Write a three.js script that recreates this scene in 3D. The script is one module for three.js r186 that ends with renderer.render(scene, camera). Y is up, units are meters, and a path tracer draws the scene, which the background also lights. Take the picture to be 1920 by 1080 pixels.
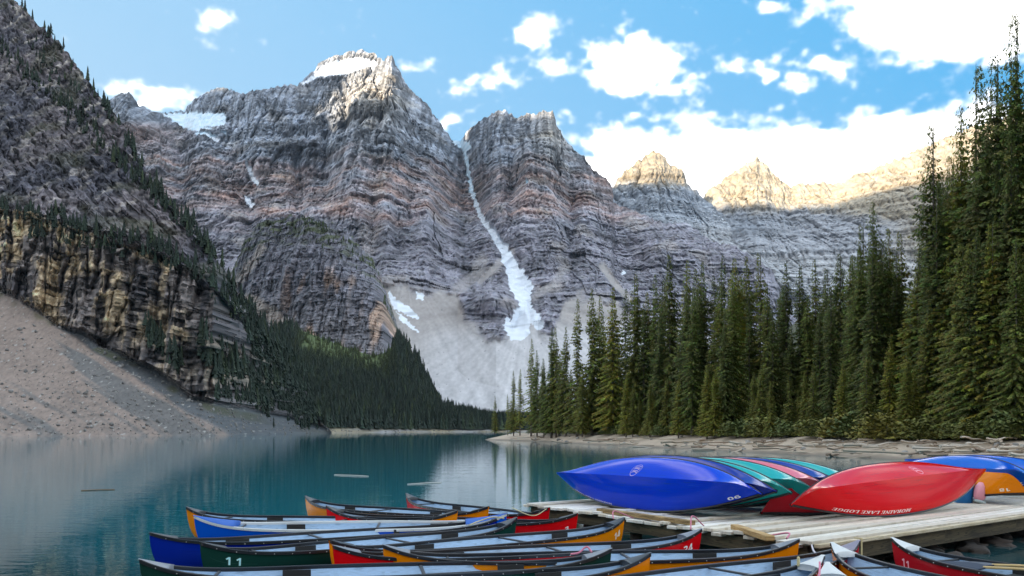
import * as THREE from 'three';
import { mergeGeometries, mergeVertices } from 'three/addons/utils/BufferGeometryUtils.js';
import { RoundedBoxGeometry } from 'three/addons/geometries/RoundedBoxGeometry.js';

// ───────────────────────── camera, sky, sun, exposure ─────────────────────────
const F = 1663, HZ = 806, EYE = 1.86;            // lens in photo pixels (1920 wide), height of the horizon, metres over the water
const scene = new THREE.Scene();
const camera = new THREE.PerspectiveCamera(2 * Math.atan(540 / F) * 180 / Math.PI, 1920 / 1080, 0.3, 30000);
camera.position.set(0, EYE, 0);
camera.lookAt(0, EYE, -10);
camera.setViewOffset(1920, 1080, 0, -(HZ - 540), 1920, 1080);   // a shifted lens keeps the trunks upright
const renderer = new THREE.WebGLRenderer({ antialias: true });
renderer.setSize(1024, 576);
renderer.toneMapping = THREE.LinearToneMapping;
renderer.toneMappingExposure = 3.5;
renderer.shadowMap.enabled = true;

const SUN_AZ = -32 * Math.PI / 180, SUN_EL = 5 * Math.PI / 180;  // behind the camera, to its left
const sunDir = new THREE.Vector3(Math.sin(SUN_AZ) * Math.cos(SUN_EL), Math.sin(SUN_EL), Math.cos(SUN_AZ) * Math.cos(SUN_EL));
const sun = new THREE.DirectionalLight(new THREE.Color(1.0, 0.87, 0.68), 4.4);
sun.name = 'sun';
sun.target.position.set(0, 600, -3000); sun.position.copy(sunDir).multiplyScalar(9000).add(sun.target.position);
sun.castShadow = true; sun.shadow.radius = 0.8; sun.shadow.mapSize.set(4096, 4096);
Object.assign(sun.shadow.camera, { left: -4000, right: 4000, top: 3000, bottom: -3000, near: 10, far: 16000 });
scene.add(sun, sun.target);
scene.fog = new THREE.FogExp2(new THREE.Color().setRGB(0.72, 0.84, 1.0), 0.000018);

// ───────────────────────── small maths ─────────────────────────
function rng(seed) { let a = seed >>> 0; return () => { a = (a + 0x6d2b79f5) | 0; let t = Math.imul(a ^ (a >>> 15), 1 | a); t = (t + Math.imul(t ^ (t >>> 7), 61 | t)) ^ t; return ((t ^ (t >>> 14)) >>> 0) / 4294967296; }; }
const PERM = new Uint8Array(512);
{ const r = rng(77), p = [...Array(256).keys()]; for (let i = 255; i > 0; i--) { const j = Math.floor(r() * (i + 1)); [p[i], p[j]] = [p[j], p[i]]; } for (let i = 0; i < 512; i++) PERM[i] = p[i & 255]; }
function grad(h, x, y, z) { const g = h & 15, u = g < 8 ? x : y, v = g < 4 ? y : g === 12 || g === 14 ? x : z; return ((g & 1) ? -u : u) + ((g & 2) ? -v : v); }
function noise(x, y, z) {
  const fx = Math.floor(x), fy = Math.floor(y), fz = Math.floor(z), X = fx & 255, Y = fy & 255, Z = fz & 255;
  x -= fx; y -= fy; z -= fz;
  const u = x * x * x * (x * (x * 6 - 15) + 10), v = y * y * y * (y * (y * 6 - 15) + 10), w = z * z * z * (z * (z * 6 - 15) + 10);
  const A = PERM[X] + Y, AA = PERM[A] + Z, AB = PERM[A + 1] + Z, B = PERM[X + 1] + Y, BA = PERM[B] + Z, BB = PERM[B + 1] + Z;
  const l = (t, a, b) => a + t * (b - a);
  return l(w, l(v, l(u, grad(PERM[AA], x, y, z), grad(PERM[BA], x - 1, y, z)), l(u, grad(PERM[AB], x, y - 1, z), grad(PERM[BB], x - 1, y - 1, z))),
    l(v, l(u, grad(PERM[AA + 1], x, y, z - 1), grad(PERM[BA + 1], x - 1, y, z - 1)), l(u, grad(PERM[AB + 1], x, y - 1, z - 1), grad(PERM[BB + 1], x - 1, y - 1, z - 1))));
}
function fbm(x, y, z, n) { let s = 0, a = 1, t = 0; for (let i = 0; i < n; i++) { s += a * noise(x, y, z); t += a; a *= 0.5; x = x * 2.03 + 11.3; y = y * 2.03 + 5.7; z = z * 2.03 + 3.1; } return s / t; }
const ridged = (x, y, z) => 1 - 2 * Math.abs(noise(x, y, z));
const clamp = (x, a = 0, b = 1) => Math.min(b, Math.max(a, x)), lerp = (a, b, t) => a + (b - a) * t;
const smooth = (a, b, x) => { const t = clamp((x - a) / (b - a)); return t * t * (3 - 2 * t); };
function line(pts, x, k = 1) {                     // piecewise linear through [x, ...values]
  if (x <= pts[0][0]) return pts[0][k];
  for (let i = 1; i < pts.length; i++) if (x <= pts[i][0]) { const a = pts[i - 1], b = pts[i]; return lerp(a[k], b[k], (x - a[0]) / (b[0] - a[0])); }
  return pts[pts.length - 1][k];
}
function inside(poly, x, y) { let c = false; for (let i = 0, j = poly.length - 1; i < poly.length; j = i++) { const [a, b] = poly[i], [d, e] = poly[j]; if ((b > y) !== (e > y) && x < (d - a) * (y - b) / (e - b) + a) c = !c; } return c; }
function segDist(pts, x, y) {                      // distance to a polyline and how far along it (index)
  let best = 1e9, at = 0;
  for (let i = 1; i < pts.length; i++) {
    const [x0, y0] = pts[i - 1], [x1, y1] = pts[i], dx = x1 - x0, dy = y1 - y0, t = clamp(((x - x0) * dx + (y - y0) * dy) / (dx * dx + dy * dy)), d = Math.hypot(x - x0 - t * dx, y - y0 - t * dy);
    if (d < best) { best = d; at = i - 1 + t; }
  }
  return [best, at];
}
const at = (px, py, d) => [(px - 960) / F * d, EYE + (HZ - py) / F * d, -d];   // a bearing and a distance turned into a place

// ───────────────────────── the sky ─────────────────────────
{
  const W = 4096, H = 2048, data = new Float32Array(W * H * 4);
  const CL = [  // bearing, height, half widths, strength
    [1740, 25, 130, 75, 1.3], [1820, 70, 110, 55, 1.2], [1890, 10, 140, 100, 1.3], [1650, 15, 55, 40, 1.1], [1635, 82, 35, 22, 0.6], [1740, 95, 60, 35, 0.8], [2000, 40, 120, 80, 1.2],
    [995, 55, 40, 28, 1.25], [1200, 130, 85, 52, 1.15], [1128, 105, 36, 32, 1], [1195, 95, 40, 32, 1], [1240, 160, 76, 32, 0.95], [1300, 180, 60, 22, 0.45], [1045, 125, 42, 24, 0.8], [1010, 140, 50, 20, 0.42],
    [930, 150, 62, 34, 0.6], [870, 165, 55, 28, 0.42], [790, 125, 45, 18, 0.5], [885, 207, 22, 14, 0.7], [960, 180, 60, 30, 0.5], [1060, 215, 30, 16, 0.6],
    [1400, 130, 60, 22, 0.78], [1440, 142, 30, 16, 0.85], [1552, 124, 48, 23, 1], [1500, 165, 42, 20, 0.7], [1465, 15, 26, 13, 0.85], [1280, 22, 22, 8, 0.5], [1370, 118, 40, 18, 0.5],
    [1200, 300, 130, 55, 1.3], [1350, 290, 150, 55, 1.3], [1500, 290, 150, 58, 1.3], [1650, 270, 130, 55, 1.3], [1215, 218, 62, 14, 0.75], [1105, 300, 45, 32, 1], [1730, 238, 95, 42, 1.15], [1820, 220, 80, 40, 1.1], [1600, 330, 260, 60, 1.4], [1130, 335, 60, 40, 1.2], [1280, 345, 200, 55, 1.3], [1400, 250, 60, 30, 0.9],
    [405, 42, 26, 19, 0.8], [300, 190, 85, 24, 0.8], [212, 172, 28, 14, 0.8], [340, 168, 60, 16, 0.5], [840, 225, 40, 18, 0.6], [1010, 250, 60, 30, 0.5], [250, 160, 40, 12, 0.4],
  ];
  for (let row = 0; row < H; row++) {
    const up = ((row + 0.5) / H - 0.5) * Math.PI, y = Math.sin(up), cu = Math.cos(up);
    for (let col = 0; col < W; col++) {
      const rd = ((col + 0.5) / W - 0.5) * 2 * Math.PI, x = Math.cos(rd) * cu, z = Math.sin(rd) * cu, o = (row * W + col) * 4;
      let r, g, b;
      if (y < -0.03) { r = 0.16; g = 0.2; b = 0.22; } else {
        const yy = Math.max(y, 0), az = Math.atan2(x, -z);
        const pale = clamp(0.46 - 0.85 * Math.sin(az) * cu + 0.5 * Math.exp(-yy * 3.2) - 0.35 * yy - 0.12);
        r = lerp(0.026, 0.155, pale); g = lerp(0.14, 0.222, pale); b = lerp(0.262, 0.282, pale);
        let dens = 0, win = 0, veil = 0;
        const n1 = fbm(x * 9, yy * 15 + 3, z * 9, 6);
        if (z < -0.3) {
          const px = 960 + F * x / -z, py = HZ - F * y / -z;
          win = smooth(-340, -40, px) * smooth(2260, 2050, px) * smooth(-320, -70, py);
          if (win > 0) {
            const n2 = fbm(x * 20 + 7, yy * 30, z * 20, 6), n3 = fbm(x * 75, yy * 100 + 9, z * 75, 4);
            const qx = px + n1 * 30 + n2 * 46, qy = py + fbm(x * 30 + 40, yy * 40, z * 30, 3) * 26;
            let s = 0, wide = 0;
            for (const [cx, cy, rx, ry, w] of CL) { const dx = (qx - cx) / rx, dy = (qy - cy) / (qy > cy ? ry * 0.85 : ry), q = dx * dx + dy * dy; if (q < 12) wide = Math.max(wide, w * Math.exp(-q * 0.32)); if (q < 5) s = Math.max(s, w * Math.exp(-q * 0.8)) + 0.22 * w * Math.exp(-q * 0.8); }
            dens = s * (1 + n1 * 0.5) - 0.52 + n2 * 0.9 + n3 * 0.8 - 0.5 * smooth(0.08, 0.4, fbm(x * 13 + 3, yy * 30, z * 13, 4)) * (1 - smooth(1.25, 1.6, s));
            veil = 0.5 * smooth(0.62, 1.25, wide + n2 * 1.1 + n3 * 0.6) * win;
          }
        }
        if (win < 1) { const far = fbm(x * 3.2 + 20, yy * 6.5, z * 3.2, 6) * 1.7 + 0.14; dens = lerp(far, dens, win); }  // cloud cover out of view, raised to brighten the ambient light
        const a = Math.max(veil, smooth(-0.26, 0.78, dens)), thick = smooth(0.1, 0.9, dens);
        const cw = lerp(0.5, 0.98, Math.min(1, a * 1.15)), t = thick * 0.06;
        r = lerp(r, cw * 1.0, a * 0.97); g = lerp(g, cw * (0.99 - t * 0.3), a * 0.97); b = lerp(b, cw * (0.99 - t), a * 0.97);
      }
      data[o] = r; data[o + 1] = g; data[o + 2] = b; data[o + 3] = 1;
    }
  }
  const sky = new THREE.DataTexture(data, W, H, THREE.RGBAFormat, THREE.FloatType);
  sky.mapping = THREE.EquirectangularReflectionMapping; sky.magFilter = THREE.LinearFilter; sky.needsUpdate = true;
  scene.background = sky; scene.environment = sky;
}

// ───────────────────────── naming ─────────────────────────
const used = new Map();
function numbered(n) { const k = used.get(n) ?? 0; used.set(n, k + 1); return k ? n + '_' + String(k).padStart(3, '0') : n; }
function tag(o, label, category, group, kind) { o.userData = { label, category }; if (group) o.userData.group = group; if (kind) o.userData.kind = kind; return o; }
function top(name, label, category, group, kind, o = new THREE.Group()) { o.name = numbered(name); scene.add(o); return tag(o, label, category, group, kind); }
function part(name, geo, mat, parent, label) { const m = new THREE.Mesh(geo, mat); m.name = name; m.castShadow = m.receiveShadow = true; parent.add(m); if (label) m.userData.label = label; return m; }
function mesh(geo, mat) { const m = new THREE.Mesh(geo, mat); m.castShadow = m.receiveShadow = true; return m; }
const std = (r, g, b, rough = 0.8, extra = {}) => new THREE.MeshStandardMaterial({ color: new THREE.Color().setRGB(r, g, b), roughness: rough, ...extra });
const vcol = (rough = 0.95, extra = {}) => new THREE.MeshStandardMaterial({ vertexColors: true, roughness: rough, ...extra });

// ───────────────────────── mountains ─────────────────────────
// A rock face: columns across its length, rows from its foot over its crest and down behind; relief is added in metres.
function sheet({ x0, x1, nu, nv, nb = 14, profile, relief, color, back = 500, backFall = 0.9 }) {
  const rows = nv + nb + 1, cols = nu + 1, P = new Float32Array(rows * cols * 3), C = new Float32Array(rows * cols * 3), PY = new Float32Array(rows * cols);
  const out = [0, 0, 0];
  for (let i = 0; i < cols; i++) {
    const px = lerp(x0, x1, i / nu), lv = profile(px);            // levels: [py, d] foot to crest
    const L = lv.length - 1;
    let total = 0; const len = [];
    for (let k = 0; k < L; k++) { const l = Math.hypot(lv[k + 1][0] - lv[k][0], (lv[k + 1][1] - lv[k][1]) * 0.12) + 1e-3; len.push(l); total += l; }
    const crest = lv[L], [cx, cy, cz] = at(px, crest[0], crest[1]);
    for (let j = 0; j < rows; j++) {
      let py, d, x, y, z, s = j / nv;
      if (j <= nv) {
        let r = s * total, k = 0; while (k < L - 1 && r > len[k]) { r -= len[k]; k++; }
        const t = clamp(r / len[k]); py = lerp(lv[k][0], lv[k + 1][0], t); d = lerp(lv[k][1], lv[k + 1][1], t);
        [x, y, z] = at(px, py, d);
      } else {
        const q = (j - nv) / nb, dd = back * q * q; py = crest[0]; d = crest[1];
        const ln = Math.hypot(cx, cz); x = cx + cx / ln * dd; z = cz + cz / ln * dd; y = cy - backFall * dd; s = 1;
      }
      out[0] = out[1] = out[2] = 0;
      relief(px, py, x, y, z, s, out);
      const ln = Math.hypot(x, z), n = (j * cols + i) * 3;        // out: towards the valley, up, along the face
      P[n] = x - x / ln * out[0] - z / ln * out[2]; P[n + 1] = y + out[1]; P[n + 2] = z - z / ln * out[0] + x / ln * out[2];
      PY[j * cols + i] = py;
      const c = color(px, py, P[n], P[n + 1], P[n + 2], s, out); C[n] = c[0]; C[n + 1] = c[1]; C[n + 2] = c[2];
    }
  }
  const idx = new Uint32Array((rows - 1) * nu * 6); let k = 0;
  for (let j = 0; j < rows - 1; j++) for (let i = 0; i < nu; i++) { const a = j * cols + i, b = a + 1, c = a + cols, e = c + 1; idx.set([a, b, e, a, e, c], k); k += 6; }
  const g = new THREE.BufferGeometry();
  g.setAttribute('position', new THREE.BufferAttribute(P, 3)); g.setAttribute('color', new THREE.BufferAttribute(C, 3)); g.setIndex(new THREE.BufferAttribute(idx, 1));
  g.computeVertexNormals();
  const find = (px, py) => {                                       // the place on the face at that bearing and height
    const i = Math.round(clamp((px - x0) / (x1 - x0)) * nu); let best = 0, bd = 1e9;
    for (let j = 0; j <= nv; j++) { const n = (j * cols + i) * 3, ln = -P[n + 2], sy = HZ - (P[n + 1] - EYE) / ln * F, e = Math.abs(sy - py); if (e < bd) { bd = e; best = j; } }
    const n = (best * cols + i) * 3; return bd < 12 ? [P[n], P[n + 1], P[n + 2]] : null;
  };
  return { g, find };
}
// ledges: rock that stands in steps, each steep at its front
function steps(h, period, sharp) { const q = h / period, f = q - Math.floor(q); return (smooth(0.5 - sharp, 0.5 + sharp, f) - f) * period; }
// jointed rock: a random value for each block of a wall of uneven courses
function block(x, y, bw, bh, seed) {
  const q = Math.floor(y / bh + 0.8 * noise(x / (bw * 5), y / (bh * 8), seed)), o = PERM[(q + seed * 17) & 255] / 255, c = Math.floor(x / bw * (0.75 + 0.5 * o) + o * 7 + 0.5 * noise(y / (bh * 4), x / (bw * 6), seed + 0.5));
  return PERM[(PERM[(q + seed) & 255] + c) & 255] / 255;
}
const rockMat = vcol(0.95), cragMat = vcol(0.95, { flatShading: true });
const mixc = (a, b, t) => [lerp(a[0], b[0], t), lerp(a[1], b[1], t), lerp(a[2], b[2], t)];

// strata tone for a height
function strata(h, x, seed, dip = 0) {
  const w = h + x * dip + noise(x / 160, h / 120, seed) * 6;
  return 0.6 * noise(w / 5.5, x / 700, seed) + 0.6 * noise(w / 14, x / 700, seed + 4) + 0.6 * noise(w / 42, x / 900, seed + 8);
}
const SNOW = [0.82, 0.85, 0.9];

// the main massif
const crestMain = [[120, 215, 2950], [205, 190, 2950], [222, 179, 2950], [242, 176, 2950], [258, 196, 2960], [288, 214, 3000], [300, 216, 3050], [304, 213, 3200], [330, 212, 3220], [345, 210, 3250], [362, 192, 3250], [385, 178, 3250], [412, 168, 3250], [436, 172, 3200], [450, 181, 3050], [478, 171, 3000], [520, 165, 3000], [556, 159, 3010], [566, 150, 3060], [590, 132, 3140], [597, 120, 3160], [612, 112, 3180], [640, 104, 3200], [655, 99, 3200], [682, 95, 3200], [700, 101, 3180], [716, 111, 3080], [722, 108, 2950], [734, 108, 2930], [742, 124, 2930], [752, 140, 2940], [762, 160, 2950], [770, 172, 2960], [790, 188, 2980], [802, 197, 2990], [818, 222, 3000], [832, 242, 3010], [846, 262, 3060], [864, 264, 3150], [872, 250, 3060], [890, 234, 2960], [905, 224, 2930], [922, 212, 2900], [944, 207, 2880], [958, 215, 2880], [972, 220, 2880], [990, 213, 2870], [1004, 215, 2860], [1020, 210, 2850], [1036, 212, 2840], [1044, 236, 2830], [1060, 262, 2800], [1072, 280, 2780], [1090, 292, 2760], [1110, 318, 2740], [1130, 332, 2720], [1146, 350, 2700], [1152, 384, 2640], [1180, 396, 2560], [1215, 410, 2520], [1250, 424, 2480], [1285, 424, 2450], [1302, 432, 2430], [1330, 455, 2400], [1380, 468, 2350], [1420, 490, 2300], [1452, 518, 2260], [1470, 570, 2200], [1520, 640, 2150]];
const footMain = [[120, 560, 1950], [450, 545, 1850], [560, 560, 1800], [680, 545, 1760], [745, 545, 1720], [800, 545, 1780], [858, 560, 1800], [880, 600, 1700], [930, 628, 1600], [985, 620, 1640], [1010, 640, 1600], [1060, 600, 1640], [1110, 560, 1700], [1200, 580, 1700], [1300, 600, 1700], [1520, 690, 1700]];
const waist = [[120, 2500], [300, 2480], [420, 2560], [560, 2480], [640, 2520], [720, 2330], [760, 2360], [830, 2500], [872, 2640], [920, 2420], [1000, 2330], [1060, 2330], [1100, 2420], [1150, 2420], [1300, 2160], [1400, 2100], [1520, 2000]];
const couloir = [[868, 258], [876, 300], [884, 345], [898, 390], [918, 425], [942, 462], [962, 500], [978, 540], [985, 575], [972, 612]];
const couloirW = [2.5, 3.5, 4.5, 5, 7, 9, 15, 25, 9, 28];
const lumps = [[690, 215, 55, 60, 60], [742, 150, 16, 60, 60], [648, 215, 9, 50, -70], [560, 205, 10, 45, -30], [510, 205, 8, 45, -25], [470, 210, 9, 45, -25], [610, 210, 8, 45, -28], [570, 285, 60, 20, 45], [655, 320, 35, 80, 55], [610, 300, 16, 50, -60], [480, 300, 40, 40, 40], [700, 420, 12, 70, -60], [745, 430, 10, 60, -45], [620, 450, 14, 60, -50], [560, 330, 12, 60, -50], [800, 420, 22, 80, 50], [1000, 330, 30, 70, 60], [960, 350, 10, 60, -50], [1070, 400, 14, 90, -70], [1110, 380, 18, 70, 45], [1180, 470, 16, 60, -45], [1240, 480, 24, 50, 45], [920, 570, 40, 26, 60], [1010, 590, 30, 30, 40], [470, 400, 14, 90, -50], [380, 330, 40, 60, 40], [300, 330, 30, 60, 40], [340, 300, 12, 60, -35]];
const chute = [[1130, 500], [1150, 530], [1180, 560]], chute2 = [[1080, 470], [1110, 510]], chuteL = [[440, 560], [470, 520], [500, 470], [520, 420]];
function screeMain(px, py) {                       // how much of the ground there is loose stone
  const n = noise(px / 22, py / 22, 3) * 16 + noise(px / 9, py / 9, 8) * 7, y = py + n;
  let t = smooth(-14, 14, y - line([[120, 570], [440, 520], [560, 560], [690, 560], [735, 535], [780, 545], [820, 545], [855, 548], [872, 600], [905, 625], [940, 640], [965, 612], [985, 580], [1000, 615], [1035, 640], [1060, 560], [1120, 555], [1180, 585], [1300, 620], [1520, 700]], px));
  t = Math.max(t, smooth(16, 6, segDist([[858, 545], [890, 520], [905, 490]], px, py)[0]) * 0.55, smooth(13, 4, segDist([[1000, 560], [1040, 530], [1060, 500]], px, py)[0]) * 0.5, smooth(10, 3, segDist(chute, px, py)[0]), smooth(14, 5, segDist(chuteL, px, py)[0]) * 0.9, smooth(9, 3, segDist([[960, 470], [930, 500], [900, 530]], px, py)[0]) * 0.7);
  return clamp(t);
}
const snowPolys = [
  [[560, 156], [590, 142], [600, 126], [618, 120], [640, 114], [655, 112], [690, 112], [712, 116], [690, 126], [668, 133], [640, 142], [600, 143], [575, 157]],
  [[303, 214], [345, 213], [400, 212], [422, 214], [424, 232], [410, 240], [385, 238], [372, 250], [352, 244], [330, 232]],
  [[365, 250], [388, 252], [412, 264], [408, 271], [388, 264], [368, 258]], [[380, 238], [400, 242], [396, 247], [382, 244]], [[410, 250], [424, 252], [422, 256]],
  [[454, 308], [464, 312], [476, 330], [487, 346], [481, 350], [466, 330]], [[456, 366], [466, 364], [478, 378], [470, 382]],
  [[728, 542], [742, 560], [770, 578], [786, 594], [782, 600], [758, 588], [740, 580], [730, 562]], [[742, 582], [760, 596], [780, 616], [786, 624], [770, 616], [750, 600]], [[780, 545], [796, 552], [794, 562], [782, 560]],
  [[845, 258], [880, 264], [884, 274], [870, 282], [852, 270]], [[985, 350], [992, 358], [988, 362]], [[1166, 506], [1174, 506], [1172, 514], [1166, 513]],
];
function snowMain(px, py) {
  const qx = px + noise(px / 6, py / 6, 1) * 3.5, qy = py + noise(px / 7, py / 5, 5) * 3;
  for (const p of snowPolys) if (inside(p, qx, qy)) return 1;
  const [d, k] = segDist(couloir, qx, qy), i = Math.floor(k), w = lerp(couloirW[i], couloirW[Math.min(i + 1, 9)], k - i);
  if (d < w * (0.9 + 0.35 * noise(px / 9, py / 9, 9))) return 1;
  if (segDist([[985, 575], [1000, 600], [1012, 612]], qx, qy)[0] < 9 + 4 * noise(px / 8, py / 8, 2)) return 1;
  return 0;
}
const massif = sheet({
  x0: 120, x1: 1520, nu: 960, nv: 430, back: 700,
  profile: (px) => {
    const cy = line(crestMain, px), cd = line(crestMain, px, 2), fy = line(footMain, px), fd = line(footMain, px, 2), wd = line(waist, px), wy = lerp(fy, cy, 0.5);
    return [[HZ + 8, 1180], [lerp(HZ, fy, 0.45), lerp(1250, fd, 0.55)], [fy, fd], [lerp(fy, wy, 0.55), lerp(fd, wd, 0.5)], [wy, wd], [lerp(wy, cy, 0.5), lerp(wd, cd, 0.52)], [lerp(wy, cy, 0.9), lerp(wd, cd, 0.9)], [cy, cd]];
  },
  relief: (px, py, x, y, z, s, o) => {
    const sc = screeMain(px, py), sn = snowMain(px, py), hard = (1 - sc) * (sn ? 0.35 : 1);
    let b = 0;
    for (const [cx, cy, sx, sy, a] of lumps) { const q = ((px - cx) / sx) ** 2 + ((py - cy) / sy) ** 2; if (q < 7) b += a * (sx < 20 ? 1.0 : 1.8) * Math.exp(-q); }
    const [cd] = segDist(couloir, px, py); b -= 55 * Math.exp(-((cd / 20) ** 2)) * (1 - 0.6 * sc);
    const wx = x + noise(x / 120, y / 90, 2) * 40, w = y + noise(x / 420, y / 420, 7) * 20 + x * 0.035;
    const R = (a, b, c) => Math.max(0, ridged(a, b, c)), cliffy = 0.55 + 0.9 * smooth(360, 180, py);
    let r = 18 * ridged(wx / 110, y / 520, 1.5) + 8 * ridged(wx / 40, y / 260, 4.2) + 4.5 * ridged(wx / 14.5, y / 110, 6.1) + 55 * noise(x / 300, y / 330, 3.3);
    r -= cliffy * 0.85 * (30 * R(wx / 70, y / 420, 21) ** 5 + 18 * R(wx / 29, y / 210, 25) ** 4 + 10 * R(wx / 12, y / 90, 28) ** 3);
    r += 4 * noise(x / 8, y / 10, 2.2) + 2.5 * noise(x / 4, y / 5, 9.2);
    const part1 = clamp(0.5 + 1.4 * noise(x / 170, y / 120, 17)), part2 = clamp(0.5 + 1.5 * noise(x / 70, y / 60, 19));
    const st = steps(w, 96, 0.16) * 0.3 * part1 + steps(w + 14 * noise(x / 400, 3, 1), 37, 0.16) * 0.6 * part2 + steps(w, 13.5, 0.18) * 0.75 * (1 - part1 * 0.4);
    const b1 = block(wx, w, 17, 11, 3), b2 = block(wx + 5, w, 8, 5.5, 11), b3 = block(wx * 0.6, w, 34, 60, 7); o.bk = b1 * 0.5 + b2 * 0.5;
    r += (b1 - 0.5) * 9 + (b2 - 0.5) * 5.5 + (b3 - 0.5) * (12 + 12 * cliffy) + (block(wx * 0.5 + 40, w, 60, 90, 23) - 0.5) * 26;
    o[0] = b * (1 - 0.75 * smooth(0.8, 1, s)) + hard * (1 - 0.6 * smooth(0.85, 1, s)) * (r + st) + sc * (7 * noise(x / 70, y / 110, 4) + 2.5 * noise(x / 16, y / 30, 4));
    const edge = smooth(0.9, 1, s) * hard;
    o[1] = edge * (px > 556 && px < 722 ? 0.3 : 0.85) * (9 * ridged(x / 22, 3, 7) + 6 * noise(x / 9, 1, 3) + 3 * noise(x / 4, 4, 4));
    o[2] = hard * 6 * noise(x / 30, y / 30, 12);
    o.sc = sc; o.sn = sn; o.w = w;
  },
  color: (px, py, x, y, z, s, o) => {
    const w = o.w, st = strata(w, x, 1.5);
    if (o.sn) { const ice = px < 430 && py < 262 ? 0.6 : smooth(420, 330, py) * smooth(800, 860, px) * 0.7; return mixc(SNOW.map((v) => v * (0.93 + 0.14 * noise(x / 14, y / 9, 4) - 0.25 * smooth(0.2, 0.5, noise(x / 40, y / 12, 8)))), [0.42, 0.66, 0.78], clamp(ice * (0.6 + 0.6 * noise(x / 30, y / 12, 3)))); }
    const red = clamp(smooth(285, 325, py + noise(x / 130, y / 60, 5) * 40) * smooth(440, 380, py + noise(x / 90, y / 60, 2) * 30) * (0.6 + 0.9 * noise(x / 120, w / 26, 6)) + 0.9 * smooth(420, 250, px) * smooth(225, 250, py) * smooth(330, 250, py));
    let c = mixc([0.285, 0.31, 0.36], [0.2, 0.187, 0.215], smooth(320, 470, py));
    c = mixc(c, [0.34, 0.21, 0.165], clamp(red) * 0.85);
    const gold = Math.exp(-(((px - 695) / 62) ** 2) - ((py - 195) / 62) ** 2) + 0.75 * Math.exp(-(((px - 1040) / 45) ** 2) - ((py - 250) / 60) ** 2) + 0.4 * Math.exp(-(((px - 640) / 60) ** 2) - ((py - 110) / 20) ** 2) + 0.35 * smooth(0.2, 0.45, noise(x / 75, y / 55, 8));  // warm tone painted where the sun strikes the summits, plus random buff patches
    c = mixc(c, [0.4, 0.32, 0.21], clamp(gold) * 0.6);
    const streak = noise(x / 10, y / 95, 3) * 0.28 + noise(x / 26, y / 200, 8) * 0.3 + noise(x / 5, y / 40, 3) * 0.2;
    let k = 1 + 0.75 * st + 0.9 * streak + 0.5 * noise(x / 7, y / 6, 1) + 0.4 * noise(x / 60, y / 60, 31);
    k *= 0.7 + 0.6 * o.bk; k *= 1 - 0.5 * smooth(0.3, 0.62, Math.max(0, ridged(x / 26, y / 240, 61)) * 0.7 + 0.5 * noise(x / 9, y / 60, 62)) * smooth(420, 300, py);  // dark vertical streaks painted in for the shade of narrow cracks
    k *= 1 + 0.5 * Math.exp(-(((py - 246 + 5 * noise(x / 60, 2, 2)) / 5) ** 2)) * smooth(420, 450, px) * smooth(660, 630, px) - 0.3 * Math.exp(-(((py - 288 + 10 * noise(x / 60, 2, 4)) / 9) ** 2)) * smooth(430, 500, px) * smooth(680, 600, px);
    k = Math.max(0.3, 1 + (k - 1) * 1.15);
    const dust = smooth(0.22, 0.42, noise(x / 20, w / 7, 13) + 0.3 * st);    // light rubble on ledges
    c = mixc([c[0] * k, c[1] * k, c[2] * k], [0.38, 0.375, 0.385], dust * 0.45);
    const fa = Math.atan2(px - 985, py - 575), fb = Math.atan2(px - 760, py - 500), scn = 1 + 0.2 * noise(fa * 16, (py - 575) / 130, 2) + 0.2 * noise(fb * 20, (py - 500) / 90, 7) + 0.14 * noise(x / 6, y / 6, 2) + 0.1 * noise(x / 3, y / 3, 8), pale = smooth(700, 900, px + (py - 600) * 0.6);
    const sc = mixc([0.28, 0.235, 0.205], [0.5, 0.475, 0.47], pale * smooth(590, 640, py) + 0.35 * (1 - smooth(590, 640, py)));
    c = mixc(c, [sc[0] * scn, sc[1] * scn, sc[2] * scn], o.sc);
    if (o.sc > 0.5 && noise(x / 5, y / 5, 5) > 0.64) c = [0.2, 0.19, 0.19];
    const green = (1 - smooth(560, 640, px)) * smooth(600, 640, py) * smooth(0, 0.3, noise(x / 40, y / 30, 6) + 0.1);
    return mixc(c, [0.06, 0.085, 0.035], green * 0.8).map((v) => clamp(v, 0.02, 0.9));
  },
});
part('rock_face', massif.g, cragMat, top('mountain', 'broad grey and rust banded peak with a snow cap and a snow filled couloir', 'mountain', null, 'structure'));

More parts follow.
